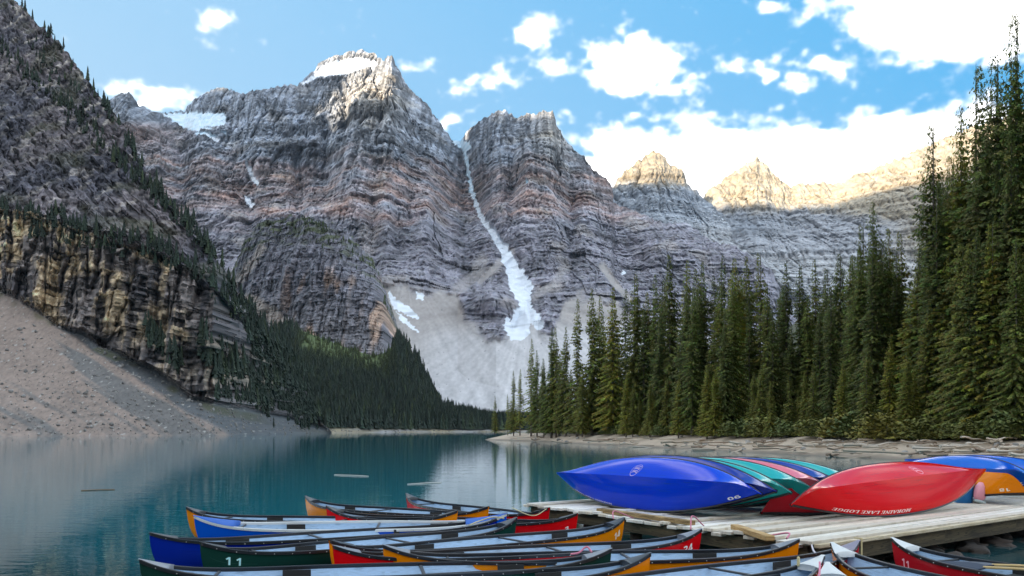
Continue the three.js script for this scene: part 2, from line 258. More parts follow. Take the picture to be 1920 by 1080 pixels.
// the stepped pyramid to the right of the second peak
const crestP2 = [[1090, 420, 3500], [1130, 372, 3520], [1152, 352, 3540], [1164, 334, 3560], [1185, 318, 3580], [1204, 302, 3600], [1214, 296, 3600], [1230, 291, 3600], [1246, 300, 3600], [1252, 312, 3600], [1272, 320, 3600], [1284, 332, 3600], [1288, 348, 3600], [1306, 362, 3590], [1320, 378, 3580], [1345, 400, 3550], [1400, 440, 3500], [1500, 500, 3400], [1560, 540, 3300]];
function paleRelief(seed, amp) {
  return (px, py, x, y, z, s, o) => {
    const wx = x + noise(x / 120, y / 90, seed) * 40, w = y + noise(x / 420, y / 420, seed + 3) * 22;
    const r = 30 * ridged(wx / 130, y / 520, seed) + 13 * ridged(wx / 44, y / 240, seed + 1) + 5 * ridged(wx / 17, y / 110, seed + 2) + 3 * noise(x / 8, y / 9, seed);
    const st = steps(w, 96, 0.18) * 0.35 + steps(w, 34, 0.2) * 0.5 + steps(w, 12, 0.2) * 0.7 - 22 * Math.max(0, ridged(wx / 50, y / 300, seed + 7)) ** 4 - 10 * Math.max(0, ridged(wx / 20, y / 140, seed + 8)) ** 3 + 2.5 * noise(x / 7, y / 7, seed + 9) + (block(wx, w, 24, 14, 5) - 0.5) * 9 + (block(wx, w, 11, 7, 9) - 0.5) * 4; o.bk = block(wx, w, 10, 7, 9) * 0.6 + 0.4 * block(wx, w, 20, 14, 5);
    o[0] = (r + st) * amp * (1 - 0.5 * smooth(0.85, 1, s)); const e = smooth(0.86, 1, s);
    o[1] = e * (14 * ridged(x / 30, 2, seed) + 9 * noise(x / 11, 1, seed) + 4 * noise(x / 5, 4, seed)); o[2] = 7 * noise(x / 30, y / 30, seed + 5); o.w = w;
  };
}
const pyramid = sheet({
  x0: 1090, x1: 1560, nu: 330, nv: 230, back: 600,
  profile: (px) => { const cy = line(crestP2, px), cd = line(crestP2, px, 2); return [[640, 2650], [520, 2900], [lerp(500, cy, 0.35), 3120], [lerp(500, cy, 0.62), 3330], [lerp(500, cy, 0.85), cd - 90], [cy, cd]]; },
  relief: paleRelief(21, 1),
  color: (px, py, x, y, z, s, o) => {
    const st = strata(o.w, x, 21.5), warm = smooth(368, 340, py + noise(x / 60, y / 40, 2) * 8);  // warm: sunlit buff painted in above the shadow line, bluish rock below
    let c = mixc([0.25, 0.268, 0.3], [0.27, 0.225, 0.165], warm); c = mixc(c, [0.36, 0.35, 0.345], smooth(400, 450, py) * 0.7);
    const k = (1 + 0.55 * st + 0.3 * noise(x / 12, y / 100, 3) + 0.3 * noise(x / 7, y / 7, 4)) * (0.75 + 0.5 * o.bk); c = c.map((v) => v * k);
    const snow = py > 352 && noise(x / 30, o.w / 6, 7) > 0.42 ? 1 : 0; return snow ? [0.6, 0.62, 0.65] : c.map((v) => clamp(v, 0.03, 0.8));
  },
});
part('rock_face', pyramid.g, cragMat, top('mountain', 'small stepped pyramid peak right of the twin summits', 'mountain', null, 'structure'));

// the pale sunlit ridge on the right
const crestP3 = [[1270, 420, 4000], [1310, 385, 4000], [1328, 362, 4000], [1345, 350, 4000], [1368, 334, 4000], [1390, 322, 4000], [1398, 310, 4000], [1412, 308, 4000], [1418, 297, 4000], [1424, 308, 4000], [1438, 314, 4000], [1448, 330, 3990], [1470, 346, 3980], [1484, 356, 3970], [1500, 348, 3960], [1520, 352, 3950], [1545, 345, 3940], [1560, 352, 3930], [1585, 342, 3900], [1605, 332, 3880], [1640, 322, 3850], [1660, 312, 3840], [1690, 300, 3820], [1722, 284, 3800], [1760, 268, 3780], [1820, 244, 3750], [1900, 220, 3700], [2050, 180, 3600]];
const ridgeR = sheet({
  x0: 1270, x1: 2050, nu: 430, nv: 250, back: 600,
  profile: (px) => { const cy = line(crestP3, px), cd = line(crestP3, px, 2); return [[700, 2500], [560, 2850], [lerp(520, cy, 0.3), 3200], [lerp(520, cy, 0.6), cd - 380], [lerp(520, cy, 0.82), cd - 160], [cy, cd]]; },
  relief: paleRelief(33, 1.05),
  color: (px, py, x, y, z, s, o) => {
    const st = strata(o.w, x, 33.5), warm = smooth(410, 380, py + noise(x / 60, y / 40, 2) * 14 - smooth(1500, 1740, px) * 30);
    let c = mixc([0.34, 0.34, 0.36], [0.34, 0.285, 0.21], Math.max(warm, smooth(1640, 1720, px) * 0.8));  // sunlit buff painted above the shadow edge and over the lit right end
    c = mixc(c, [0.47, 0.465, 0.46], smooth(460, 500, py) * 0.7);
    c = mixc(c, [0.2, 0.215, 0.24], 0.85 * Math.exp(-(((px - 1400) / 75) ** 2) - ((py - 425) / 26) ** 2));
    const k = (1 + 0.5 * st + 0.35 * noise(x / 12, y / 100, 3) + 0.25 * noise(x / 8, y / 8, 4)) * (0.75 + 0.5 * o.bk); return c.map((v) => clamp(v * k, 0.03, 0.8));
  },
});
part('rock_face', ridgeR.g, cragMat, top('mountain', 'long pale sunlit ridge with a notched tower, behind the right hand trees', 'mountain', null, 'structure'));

// the dark dome in front of the massif
const crestDome = [[410, 560, 1500], [440, 500, 1480], [460, 450, 1450], [490, 420, 1420], [525, 407, 1400], [560, 402, 1380], [590, 410, 1360], [620, 424, 1350], [650, 440, 1350], [680, 466, 1360], [700, 492, 1380], [716, 525, 1420], [730, 565, 1470], [744, 610, 1540], [752, 650, 1600], [772, 700, 1700]];
const dome = sheet({
  x0: 410, x1: 772, nu: 300, nv: 230, back: 300, backFall: 0.6,
  profile: (px) => {
    const cy = line(crestDome, px) + 6 * noise(px / 13, 1, 3) + 4 * noise(px / 5, 2, 6) + 2 * noise(px / 2, 3, 8), cd = line(crestDome, px, 2), f = [[410, 640, 1250], [560, 690, 1130], [650, 700, 1100], [720, 700, 1130], [772, 720, 1400]], fy = Math.max(line(f, px), cy + 6), fd = Math.min(line(f, px, 2), cd - 5);
    return [[fy + 30, fd - 60], [fy, fd], [lerp(fy, cy, 0.35), lerp(fd, cd, 0.25)], [lerp(fy, cy, 0.68), lerp(fd, cd, 0.5)], [cy, cd]];
  },
  relief: (px, py, x, y, z, s, o) => {
    const w = y + noise(x / 130, y / 130, 4) * 14 - x * 0.04, hard = 1;
    const r = 16 * ridged(x / 62, y / 260, 2) + 9 * ridged(x / 24, y / 130, 5) + 4.5 * ridged(x / 9, y / 50, 7) + 2.2 * noise(x / 4, y / 5, 1);
    const b1 = block(x, w, 9, 6, 3), b2 = block(x, w, 4.5, 3, 9); o.bk = 0.5 * b1 + 0.5 * b2;
    o[0] = hard * (r + (b1 - 0.5) * 6 + (b2 - 0.5) * 3.2 + (block(x, w, 16, 34, 13) - 0.5) * 8 + steps(w, 40, 0.2) * 0.2 + steps(w, 11, 0.22) * 0.35 + steps(w, 4, 0.22) * 0.5 - 9 * Math.max(0, ridged(x / 17, y / 120, 31)) ** 4 - 5 * Math.max(0, ridged(x / 7, y / 50, 33)) ** 3);
    o[1] = smooth(0.9, 1, s) * 4 * noise(x / 8, 1, 2); o[2] = 3 * noise(x / 14, y / 14, 6); o.w = w;
  },
  color: (px, py, x, y, z, s, o) => {
    const st = strata(o.w * 1.6, x, 8.5); let c = mixc([0.165, 0.152, 0.16], [0.16, 0.15, 0.17], smooth(0.3, 0.7, s));
    c = mixc(c, [0.34, 0.23, 0.17], clamp(smooth(0.05, 0.4, noise(x / 16, y / 46, 4)) * smooth(490, 540, py) * smooth(470, 600, px)));
    const k = 1 + 0.4 * st + 0.6 * noise(x / 5, y / 40, 3) + 0.5 * noise(x / 4, y / 4, 2) + 0.3 * noise(x / 30, y / 30, 9); c = c.map((v) => v * k * (0.66 + 0.68 * o.bk));
    const chuteT = Math.max(smooth(20, 8, segDist([[420, 560], [470, 570], [520, 600], [560, 640]], px + noise(x / 20, y / 20, 5) * 10, py)[0]), smooth(12, 4, segDist([[440, 540], [470, 500], [490, 470]], px, py)[0]) * 0.8); c = mixc(c, [0.36, 0.3, 0.26], chuteT);
    const g = smooth(0.74, 0.97, s + 0.12 * noise(x / 20, y / 20, 9)) * smooth(0.0, 0.25, noise(x / 22, y / 10, 3)) + smooth(10, 3, Math.abs(py - line([[560, 440], [600, 430], [640, 455], [680, 480]], px))) * smooth(-0.1, 0.3, noise(x / 14, y / 9, 8)) * 0.6;
    return mixc(c, [0.085, 0.1, 0.03], clamp(g) * 0.8).map((v) => clamp(v, 0.02, 0.8));
  },
});
part('rock_face', dome.g, cragMat, top('mountain', 'dark rounded rock buttress rising behind the far forest', 'mountain', null, 'structure'));

// the dark slope on the left, its cliffs and the fan of loose stone at its foot
const crestL = [[-420, -560], [-200, -270], [0, -28], [25, 2], [60, 36], [110, 82], [150, 134], [185, 180], [215, 222], [245, 272], [280, 338], [330, 396], [380, 448], [410, 497], [440, 548], [470, 580], [500, 612], [530, 645], [565, 700], [590, 765], [612, 809], [622, 811]];
const cliffTopL = [[-420, 330], [0, 392], [60, 405], [100, 420], [200, 452], [300, 488], [350, 515], [400, 548], [440, 590], [500, 655], [560, 735], [600, 790], [622, 809]];
const cliffFootL = [[-420, 300], [-100, 490], [0, 545], [60, 580], [100, 602], [200, 652], [300, 702], [350, 738], [400, 757], [470, 772], [540, 782], [590, 803], [622, 811]];
const shoreL = [[-420, 215], [0, 250], [200, 262], [400, 285], [450, 310], [500, 360], [560, 430], [622, 500]];
const slopeD = (d0, h0, py, m) => (m * d0 - h0 + EYE) / (m - (HZ - py) / F);     // where a slope of that steepness reaches that height
const fanEdge = [[-420, 290], [0, 545], [100, 605], [200, 676], [300, 738], [370, 786], [430, 814]];
const slopeL = sheet({
  x0: -420, x1: 622, nu: 690, nv: 520, back: 260, backFall: 0.7,
  profile: (px) => {
    const w = line(shoreL, px), fy = line(cliffFootL, px), ty = Math.min(line(cliffTopL, px), fy - 1), cy = Math.min(line(crestL, px), ty - 1);
    const fd = slopeD(w, 0, fy, 0.66), td = slopeD(fd, (HZ - fy) / F * fd + EYE, ty, 3.2), mid = lerp(ty, cy, 0.45), h = (HZ - ty) / F * td + EYE, md = slopeD(td, h, mid, 0.95), hm = (HZ - mid) / F * md + EYE, cd = slopeD(md, hm, cy, 1.05);
    return [[HZ + (EYE + 1.5) / (w - 3) * F, w - 3], [HZ + EYE / w * F, w], [fy, fd], [ty, td], [mid, md], [cy, cd]];
  },
  relief: (px, py, x, y, z, s, o) => {
    const fy = line(cliffFootL, px), ty = line(cliffTopL, px), n = noise(x / 14, y / 14, 3) * 9 + noise(x / 5, y / 5, 5) * 5;
    const sc = smooth(-7, 7, py + n - fy), cliff = smooth(-10, 6, py + n - ty) * (1 - sc), fan = smooth(-5, 5, py + n * 0.7 - line(fanEdge, px)) * smooth(440, 420, px);
    const w = y + noise(x / 60, y / 60, 5) * 3 + x * lerp(0.85, 0.14, cliff), hard = 1 - sc;
    const col = 4.5 * ridged(x / 15, y / 90, 1) + 2.4 * ridged(x / 6.2, y / 45, 4) + 1.2 * ridged(x / 2.6, y / 18, 6);
    const slab = 3.2 * ridged((x + y * 0.9) / 26, (x - y) / 60, 3) + 1.8 * ridged((x + y) / 10, (x - y) / 24, 8) + 1.2 * noise(x / 3.4, y / 2.4, 7) + 4 * noise(x / 60, y / 40, 2);
    const sx = x + y * 0.5 * (1 - cliff), b1 = block(sx, w, 5.2, 3.4, 3), b2 = block(sx, w, 2.2, 1.5, 9), b3 = block(sx, w, 7, 16, 15); o.bk = 0.45 * b1 + 0.55 * b2; o.b3 = b3;
    o[0] = hard * ((b1 - 0.5) * (2.6 + cliff) + (b2 - 0.5) * 1.5 + (b3 - 0.5) * 4.2 * cliff + cliff * col + (1 - cliff) * slab + steps(w, 9.5, 0.2) * 0.22 * clamp(0.4 + 1.6 * noise(x / 30, y / 22, 17)) + steps(w + 2 * noise(x / 9, y / 9, 3), 2.6, 0.24) * 0.55 - cliff * (5 * Math.max(0, ridged(x / 9, y / 60, 41)) ** 4 + 2.6 * Math.max(0, ridged(x / 3.8, y / 26, 43)) ** 3) - (1 - cliff) * 2.2 * Math.max(0, ridged((x + y * 0.7) / 7, (x - y) / 16, 45)) ** 3 + 0.9 * noise(x / 1.6, y / 1.3, 1))
      + sc * (1.2 * noise(x / 12, y / 18, 4) + 0.35 * noise(x / 3, y / 3, 6) + 0.22 * noise(x / 1.1, y / 1.1, 6) + 2 * (fan - 0.5));
    o[1] = smooth(0.93, 1, s) * hard * 2 * noise(x / 6, 1, 2); o[2] = hard * noise(x / 5, y / 5, 9);
    o.sc = sc; o.cliff = cliff; o.fan = fan; o.w = w;
  },
  color: (px, py, x, y, z, s, o) => {
    const st = strata(o.w * 4, x * 4, 12.5), f1 = noise(x / 2.2, y / 1.8, 3), f2 = noise(x / 9, y / 7, 5);
    let up = mixc([0.125, 0.105, 0.11], [0.07, 0.066, 0.08], smooth(-0.2, 0.3, noise(x / 30, y / 24, 4)));
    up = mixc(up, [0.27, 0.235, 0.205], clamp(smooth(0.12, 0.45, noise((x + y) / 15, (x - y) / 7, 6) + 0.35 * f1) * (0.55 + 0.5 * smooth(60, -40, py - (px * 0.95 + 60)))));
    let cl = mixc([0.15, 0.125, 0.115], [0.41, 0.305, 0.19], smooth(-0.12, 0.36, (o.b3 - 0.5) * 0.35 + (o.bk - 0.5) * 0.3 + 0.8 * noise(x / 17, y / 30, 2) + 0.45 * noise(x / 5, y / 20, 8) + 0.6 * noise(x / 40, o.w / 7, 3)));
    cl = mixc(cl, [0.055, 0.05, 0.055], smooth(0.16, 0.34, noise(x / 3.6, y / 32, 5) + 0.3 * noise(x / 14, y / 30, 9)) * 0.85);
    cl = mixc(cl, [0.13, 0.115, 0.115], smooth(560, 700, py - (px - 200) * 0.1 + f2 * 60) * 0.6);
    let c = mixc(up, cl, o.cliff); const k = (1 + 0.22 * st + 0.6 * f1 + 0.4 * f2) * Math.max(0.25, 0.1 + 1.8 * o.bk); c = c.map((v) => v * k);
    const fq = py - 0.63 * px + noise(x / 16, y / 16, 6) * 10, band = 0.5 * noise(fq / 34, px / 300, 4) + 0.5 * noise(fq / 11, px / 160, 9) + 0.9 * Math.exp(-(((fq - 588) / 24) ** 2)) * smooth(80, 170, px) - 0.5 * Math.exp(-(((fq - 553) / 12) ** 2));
    let sc = mixc([0.27, 0.207, 0.172], [0.15, 0.14, 0.132], smooth(0.05, 0.55, band + smooth(640, 790, py) * 0.15)); sc = mixc([0.115, 0.12, 0.125], sc, o.fan);
    const ks = 1 + 0.22 * noise(x / 1.3, y / 1.3, 2) + 0.2 * noise(x / 0.7, y / 0.7, 7) + 0.2 * f2; sc = sc.map((v) => v * ks);
    if (noise(x / 1.0, y / 1.0, 12) > 0.5) sc = [0.36, 0.34, 0.31];
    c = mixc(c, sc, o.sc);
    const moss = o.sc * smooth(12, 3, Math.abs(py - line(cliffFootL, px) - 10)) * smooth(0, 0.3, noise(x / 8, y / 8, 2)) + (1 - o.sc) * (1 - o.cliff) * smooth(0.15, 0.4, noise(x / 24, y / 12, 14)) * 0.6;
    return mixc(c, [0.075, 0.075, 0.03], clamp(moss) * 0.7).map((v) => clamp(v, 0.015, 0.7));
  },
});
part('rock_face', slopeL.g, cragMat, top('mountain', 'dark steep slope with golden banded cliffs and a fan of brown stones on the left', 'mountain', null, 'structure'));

// the wooded foot of the valley at the far end of the lake
const crestF = [[430, 640, 900], [520, 612, 900], [560, 618, 900], [600, 634, 890], [650, 652, 880], [700, 668, 880], [726, 660, 880], [744, 634, 900], [765, 648, 900], [790, 686, 880], [806, 724, 860], [818, 752, 850], [832, 772, 850], [870, 784, 850], [920, 796, 850], [1000, 800, 860], [1100, 800, 900]];
const shoreF = [[430, 330], [500, 380], [560, 440], [622, 505], [700, 600], [800, 690], [920, 760], [1100, 800]];
const woods = sheet({
  x0: 430, x1: 1100, nu: 260, nv: 110, back: 300, backFall: 0.15,
  profile: (px) => { const w = line(shoreF, px), cy = line(crestF, px), cd = line(crestF, px, 2), sy = HZ + EYE / w * F; return [[HZ + (EYE + 1) / (w - 6) * F, w - 6], [sy, w], [HZ - 2 / (w + 12) * F + EYE / w * F, w + 12], [lerp(HZ, cy, 0.5), lerp(w + 12, cd, 0.42)], [cy, cd]]; },
  relief: (px, py, x, y, z, s, o) => { o[0] = smooth(0.05, 0.3, s) * (8 * noise(x / 60, y / 40, 3) + 3 * noise(x / 20, y / 14, 6)) + 5 * noise(x / 30, 2, 5); o[1] = 0.5 * noise(x / 7, z / 7, 2); },
  color: (px, py, x, y, z, s) => {
    const n = noise(x / 9, y / 5, 4), shore = smooth(4.5, 1.5, y + n * 2);
    let c = mixc([0.035, 0.045, 0.025], [0.09, 0.12, 0.035], smooth(704, 650, py - (px - 600) * 0.25 + n * 25) * smooth(540, 580, px) * 0.9);
    c = mixc(c, mixc([0.27, 0.22, 0.14], [0.3, 0.285, 0.27], smooth(-0.2, 0.3, noise(x / 14, y / 3, 7))), shore);
    return c.map((v) => v * (1 + 0.4 * noise(x / 3, y / 3, 3)));
  },
});
part('ground', woods.g, rockMat, top('hillside', 'low wooded slope falling to the far end of the lake', 'hillside', null, 'structure'));

// unseen range added behind the camera, crest shaped to shade all but the summits
{
  const sx = Math.cos(SUN_AZ), sz = -Math.sin(SUN_AZ), ax = Math.sin(SUN_AZ), az = Math.cos(SUN_AZ), D = 3600;   // across and towards the sun
  const edge = [[-700, -200, 1500], [0, -150, 2000], [250, 90, 2950], [540, 120, 3050], [640, 112, 3000], [650, 262, 2750], [744, 262, 2750], [765, 190, 2900], [850, 185, 2950], [1050, 200, 2800], [1075, 240, 2900], [1140, 352, 3500], [1300, 356, 3500], [1340, 384, 3800], [1480, 394, 3750], [1580, 382, 3700], [1660, 352, 3600], [1740, 345, 3550], [2100, 320, 3500]];
  const crest = edge.map(([px, py, d]) => { const [x, y, z] = at(px, py, d), along = x * sx + z * sz, deep = x * ax + z * az; return [along, y + (D - deep) * Math.tan(SUN_EL)]; }).sort((a, b) => a[0] - b[0]);
  const pos = [], idx = [], N = 320, R = 12, cols = [];
  for (let i = 0; i <= N; i++) for (let j = 0; j <= R; j++) {
    const s = lerp(-6500, 6500, i / N), q = j / R * 2 - 1, hgt = line(crest, s) + 18 * noise(s / 60, 1, 1), prof = 1 - Math.abs(q), y = -20 + (hgt + 20) * prof + (prof < 0.99 ? 90 * noise(s / 400, q * 3, 5) * prof : 0), dd = D + q * 1500;
    pos.push(sx * s + ax * dd, y, sz * s + az * dd);
    const k = 0.16 + 0.05 * noise(s / 120, q * 6, 2); cols.push(k, k * 0.97, k * 0.95);
  }
  for (let i = 0; i < N; i++) for (let j = 0; j < R; j++) { const a = i * (R + 1) + j, b = a + R + 1; idx.push(a, b, b + 1, a, b + 1, a + 1); }
  const g = new THREE.BufferGeometry(); g.setAttribute('position', new THREE.Float32BufferAttribute(pos, 3)); g.setAttribute('color', new THREE.Float32BufferAttribute(cols, 3)); g.setIndex(idx); g.computeVertexNormals();
  part('rock_face', g, rockMat, top('mountain', 'unseen grey range behind the viewer, crest shaped to shade the valley', 'mountain', null, 'structure'));
}

// ───────────────────────── the lake ─────────────────────────
function noiseTex(n, f, repeat) {                   // a tile of grey noise
  const d = new Uint8Array(n * n * 4); for (let y = 0; y < n; y++) for (let x = 0; x < n; x++) { const v = clamp(f(x / n, y / n) * 0.5 + 0.5) * 255, o = (y * n + x) * 4; d[o] = d[o + 1] = d[o + 2] = v; d[o + 3] = 255; }
  const t = new THREE.DataTexture(d, n, n); t.wrapS = t.wrapT = THREE.RepeatWrapping; t.magFilter = THREE.LinearFilter; t.minFilter = THREE.LinearMipmapLinearFilter; if (repeat) t.repeat.set(...repeat); t.needsUpdate = true; return t;
}
const tileN = (u, v, fu, fv, s) => { const a = 2 * Math.PI; return noise(Math.cos(a * u) * fu + 9, Math.sin(a * u) * fu + s, Math.cos(a * v) * fv) * 0.6 + noise(Math.cos(a * u) * fu, Math.sin(a * v) * fv + s, Math.sin(a * u + 1) * fu * 0.7 + Math.cos(a * v) * fv) * 0.6; };
{
  const xs = [], zs = []; for (let i = 0; i <= 120; i++) { const q = i / 60 - 1; xs.push(Math.sign(q) * (Math.abs(q) * 14 + Math.pow(Math.abs(q), 5) * 5000)); }
  for (let i = 0; i <= 160; i++) { const q = i / 160; zs.push(14 - q * 46 - Math.pow(q, 6) * 2400); }
  const pos = [], uv = [], col = [], idx = [];
  for (const z of zs) for (const x of xs) {
    pos.push(x, 0, z); uv.push(x, z);
    const d = -z, n = noise(x / 2.1, z / 3, 3) + 0.5 * noise(x / 0.7, z, 6);
    const shallowAndShade = clamp(smooth(17, 7, d + n * 2 + (x + 4) * 0.55) * smooth(8.5, -2, x + 4) + 1.3 * smooth(2.5, 4.5, x) * smooth(22, 14, d)), bank = smooth(260, 60, d) * smooth(10, 40, x) * 0.6;  // last term paints dark brown for stones and shade under the dock
    let c = mixc([0.0, 0.135, 0.175], [0.022, 0.022, 0.016], clamp(shallowAndShade * (0.8 + 0.3 * n))); c = mixc(c, [0.012, 0.04, 0.03], bank); col.push(...c);
  }
  const nx = xs.length; for (let j = 0; j < zs.length - 1; j++) for (let i = 0; i < nx - 1; i++) { const a = j * nx + i, b = a + nx; idx.push(a, a + 1, b, b, a + 1, b + 1); }
  const g = new THREE.BufferGeometry(); g.setAttribute('position', new THREE.Float32BufferAttribute(pos, 3)); g.setAttribute('uv', new THREE.Float32BufferAttribute(uv, 2)); g.setAttribute('color', new THREE.Float32BufferAttribute(col, 3)); g.setIndex(idx); g.computeVertexNormals();
  const bump = noiseTex(512, (u, v) => tileN(u, v, 2.2, 5, 3) * 0.7 + tileN(u, v, 5, 11, 8) * 0.35 + tileN(u, v, 12, 24, 5) * 0.16, [1 / 9, 1 / 6]);
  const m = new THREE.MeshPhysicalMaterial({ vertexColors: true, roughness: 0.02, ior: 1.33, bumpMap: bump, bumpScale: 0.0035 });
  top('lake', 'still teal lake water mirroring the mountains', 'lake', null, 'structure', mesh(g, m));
}

// ───────────────────────── the right hand shore ─────────────────────────
const shoreR = [[905, 167], [930, 160], [1000, 146], [1050, 128], [1100, 114], [1200, 97], [1300, 84], [1400, 74], [1500, 66], [1600, 59.5], [1700, 55], [1800, 51], [1920, 46], [2150, 38], [2500, 29], [3200, 19]];
const shorePt = (u) => { const i = Math.min(Math.floor(u), shoreR.length - 2), a = shoreR[i], b = shoreR[i + 1], t = u - i, px = lerp(a[0], b[0], t), d = lerp(a[1], b[1], t); return [(px - 960) / F * d, -d]; };
const bankH = (v, x, z) => -0.5 + 0.75 * smooth(-2, 2, v) + 1.0 * smooth(0.5, 8, v) + 2.2 * smooth(12, 60, v) + smooth(50, 400, v) * 60 + noise(x / 5, z / 5, 3) * 0.22 * smooth(0, 6, v) + noise(x / 20, z / 20, 5) * 0.6 * smooth(6, 30, v);
{
  const nu = 260, nv = 60, pos = [], col = [], idx = [];
  for (let i = 0; i <= nu; i++) {
    const u = i / nu * (shoreR.length - 1), [sx, sz] = shorePt(u), k = smooth(0, 2.4, u), dx = lerp(0.9, 0.42, k), dz = lerp(-0.25, -0.9, k), jx = noise(sx / 6, sz / 6, 2) * 1.6 + noise(sx / 2, sz / 2, 4) * 0.5;
    for (let j = 0; j <= nv; j++) {
      const q = j / nv, v = -3 + 12 * q + 500 * q ** 4 + jx * (1 - q), x = sx + dx * v, z = sz + dz * v, y = bankH(v, x, z); pos.push(x, y, z);
      const n = noise(x / 2, z / 2, 5) + 0.6 * noise(x / 0.6, z / 0.6, 2), wet = smooth(0.28, 0.08, y); let c = mixc([0.6, 0.48, 0.36], [0.42, 0.33, 0.25], clamp(0.5 + n * 0.6)); c = mixc(c, [0.17, 0.14, 0.11], wet * 0.8);
      c = mixc(c, [0.07, 0.07, 0.035], smooth(6.5, 10.5, v + n * 3)); col.push(...c);
    }
  }
  for (let i = 0; i < nu; i++) for (let j = 0; j < nv; j++) { const a = i * (nv + 1) + j, b = a + nv + 1; idx.push(a, b, b + 1, a, b + 1, a + 1); }
  const g = new THREE.BufferGeometry(); g.setAttribute('position', new THREE.Float32BufferAttribute(pos, 3)); g.setAttribute('color', new THREE.Float32BufferAttribute(col, 3)); g.setIndex(idx); g.computeVertexNormals();
  top('shore_ground', 'pale gravel shore and forest floor on the right bank', 'shore', null, 'structure', mesh(g, rockMat));
}
const shoreU = (px) => { for (let i = 1; i < shoreR.length; i++) if (px <= shoreR[i][0]) return i - 1 + (px - shoreR[i - 1][0]) / (shoreR[i][0] - shoreR[i - 1][0]); return shoreR.length - 1.01; };
function onShore(px, v) { const u = shoreU(px), [sx, sz] = shorePt(u), k = smooth(0, 2.4, u), x = sx + lerp(0.9, 0.42, k) * v, z = sz + lerp(-0.25, -0.9, k) * v; return [x, bankH(v, x, z), z]; }
function behindShore(px, d) { const sd = line(shoreR, px); d = Math.max(d, sd + 7); const x = (px - 960) / F * d, z = -d, v = Math.max(0.5, (d - sd) * 1.0); return [x, bankH(v, x, z), z]; }

// ───────────────────────── conifers ─────────────────────────
// A spruce of unit-height scale H metres: trunk and a crown of drooping sprays.
function crownGeo(H, R, seed, { gap = 0.1, low = 0.06, dense = 1, tone = 0 } = {}) {
  const r = rng(seed), pos = [], col = [], nor = [], lean = [(r() - 0.5) * 0.02, (r() - 0.5) * 0.02];
  const tri = (a, b, c, k) => { pos.push(...a, ...b, ...c); for (let i = 0; i < 3; i++) col.push(...k); };
  let y = H * 0.995; const bites = [...Array(5)].map(() => [r() * 6.3, low + r() * 0.6, 0.5 + r() * 0.5]);
  while (y > H * low) {
    const q = 1 - y / H, reach = R * 1.5 * (0.045 + Math.pow(q, 0.84) * 1.0) * (q > 0.82 ? lerp(1, 0.75, (q - 0.82) / 0.18) : 1), n = Math.max(3, Math.round((5 + 3.5 * Math.min(1, q * 3)) * dense));
    const a0 = r() * 6.3;
    for (let b = 0; b < n; b++) {
      if (r() < gap * (q < 0.3 ? 0.5 : 1)) continue;
      const an = a0 + (b + (r() - 0.5) * 0.8) / n * 6.283; let len = reach * (0.72 + 0.4 * r());
      for (const [ba, bh, bw] of bites) if (Math.abs(q - bh) < 0.1 && Math.cos(an - ba) > 1 - bw * 0.6) len *= 0.55;
      const droop = lerp(-0.55, 0.5, Math.min(1, q * 1.8)) + (r() - 0.5) * 0.25, ca = Math.cos(an), sa = Math.sin(an), yb = y + (r() - 0.5) * 0.25;
      const bx = lean[0] * y, bz = lean[1] * y, tone0 = 0.62 + r() * 0.75, warm = r() * 0.35 + tone;
      const k0 = [0.122 + 0.1 * warm, 0.155 + 0.06 * warm, 0.034].map((v) => v * tone0);
      const m = Math.max(2, Math.round(len / 0.23));
      for (let i = 0; i < m; i++) {
        const t = (i + 0.35 + r() * 0.6) / m, rad = len * t, sag = -droop * rad * (0.5 + 0.35 * t) + (t > 0.75 ? 0.12 * rad * (t - 0.75) * 4 * 0.4 : 0);
        const cx = bx + ca * rad, cz = bz + sa * rad, cy = yb + sag, w = (0.2 + 0.26 * (1 - t * 0.5)) * Math.min(1, 0.38 + q * 2.6) * (0.65 + 0.7 * r()) * Math.min(1.1, 0.5 + len * 0.35);
        const k = k0.map((v) => v * (0.8 + 0.45 * r()));
        for (let sgn = -1; sgn <= 1; sgn += 2) {
          const ang = an + sgn * (0.3 + 0.75 * r()), ex = Math.cos(ang), ez = Math.sin(ang), dl = w * (1.0 + 0.5 * r()), px = -ez, pz = ex, hw = w * 0.34, dy = -dl * (0.05 + 0.35 * r() - 0.75 * Math.max(0, 1 - q * 7));
          tri([cx - px * hw * 0.6 - ex * 0.06, cy + 0.03, cz - pz * hw * 0.6 - ez * 0.06], [cx + px * hw * 0.6, cy + 0.02 + hw * 0.3, cz + pz * hw * 0.6], [cx + ex * dl, cy + dy, cz + ez * dl], k);
          if (r() < 0.75) tri([cx + ex * dl * 0.1, cy + 0.05, cz + ez * dl * 0.1], [cx + ex * dl * 0.65 + px * hw, cy + dy * 0.4 - 0.1, cz + ez * dl * 0.65 + pz * hw], [cx + ex * dl * 0.45 - px * hw * 0.3, cy - 0.3 * w - 0.06 - 0.14 * r(), cz + ez * dl * 0.45 - pz * hw * 0.3], k.map((v) => v * 0.92));
        }
      }
    }
    y -= (0.11 + 0.12 * r() + 0.34 * Math.min(1, q * 1.6)) * (q < 0.15 ? 1.25 : 1) / Math.sqrt(dense);
  }
  tri([-0.05, H * 0.93, 0], [0.05, H * 0.93, 0], [0, H * 1.02, 0], [0.04, 0.055, 0.022]); tri([0, H * 0.93, -0.05], [0, H * 0.93, 0.05], [0, H * 1.02, 0], [0.04, 0.055, 0.022]);
  const g = new THREE.BufferGeometry(); g.setAttribute('position', new THREE.Float32BufferAttribute(pos, 3)); g.setAttribute('color', new THREE.Float32BufferAttribute(col, 3)); g.computeVertexNormals();
  return g;
}
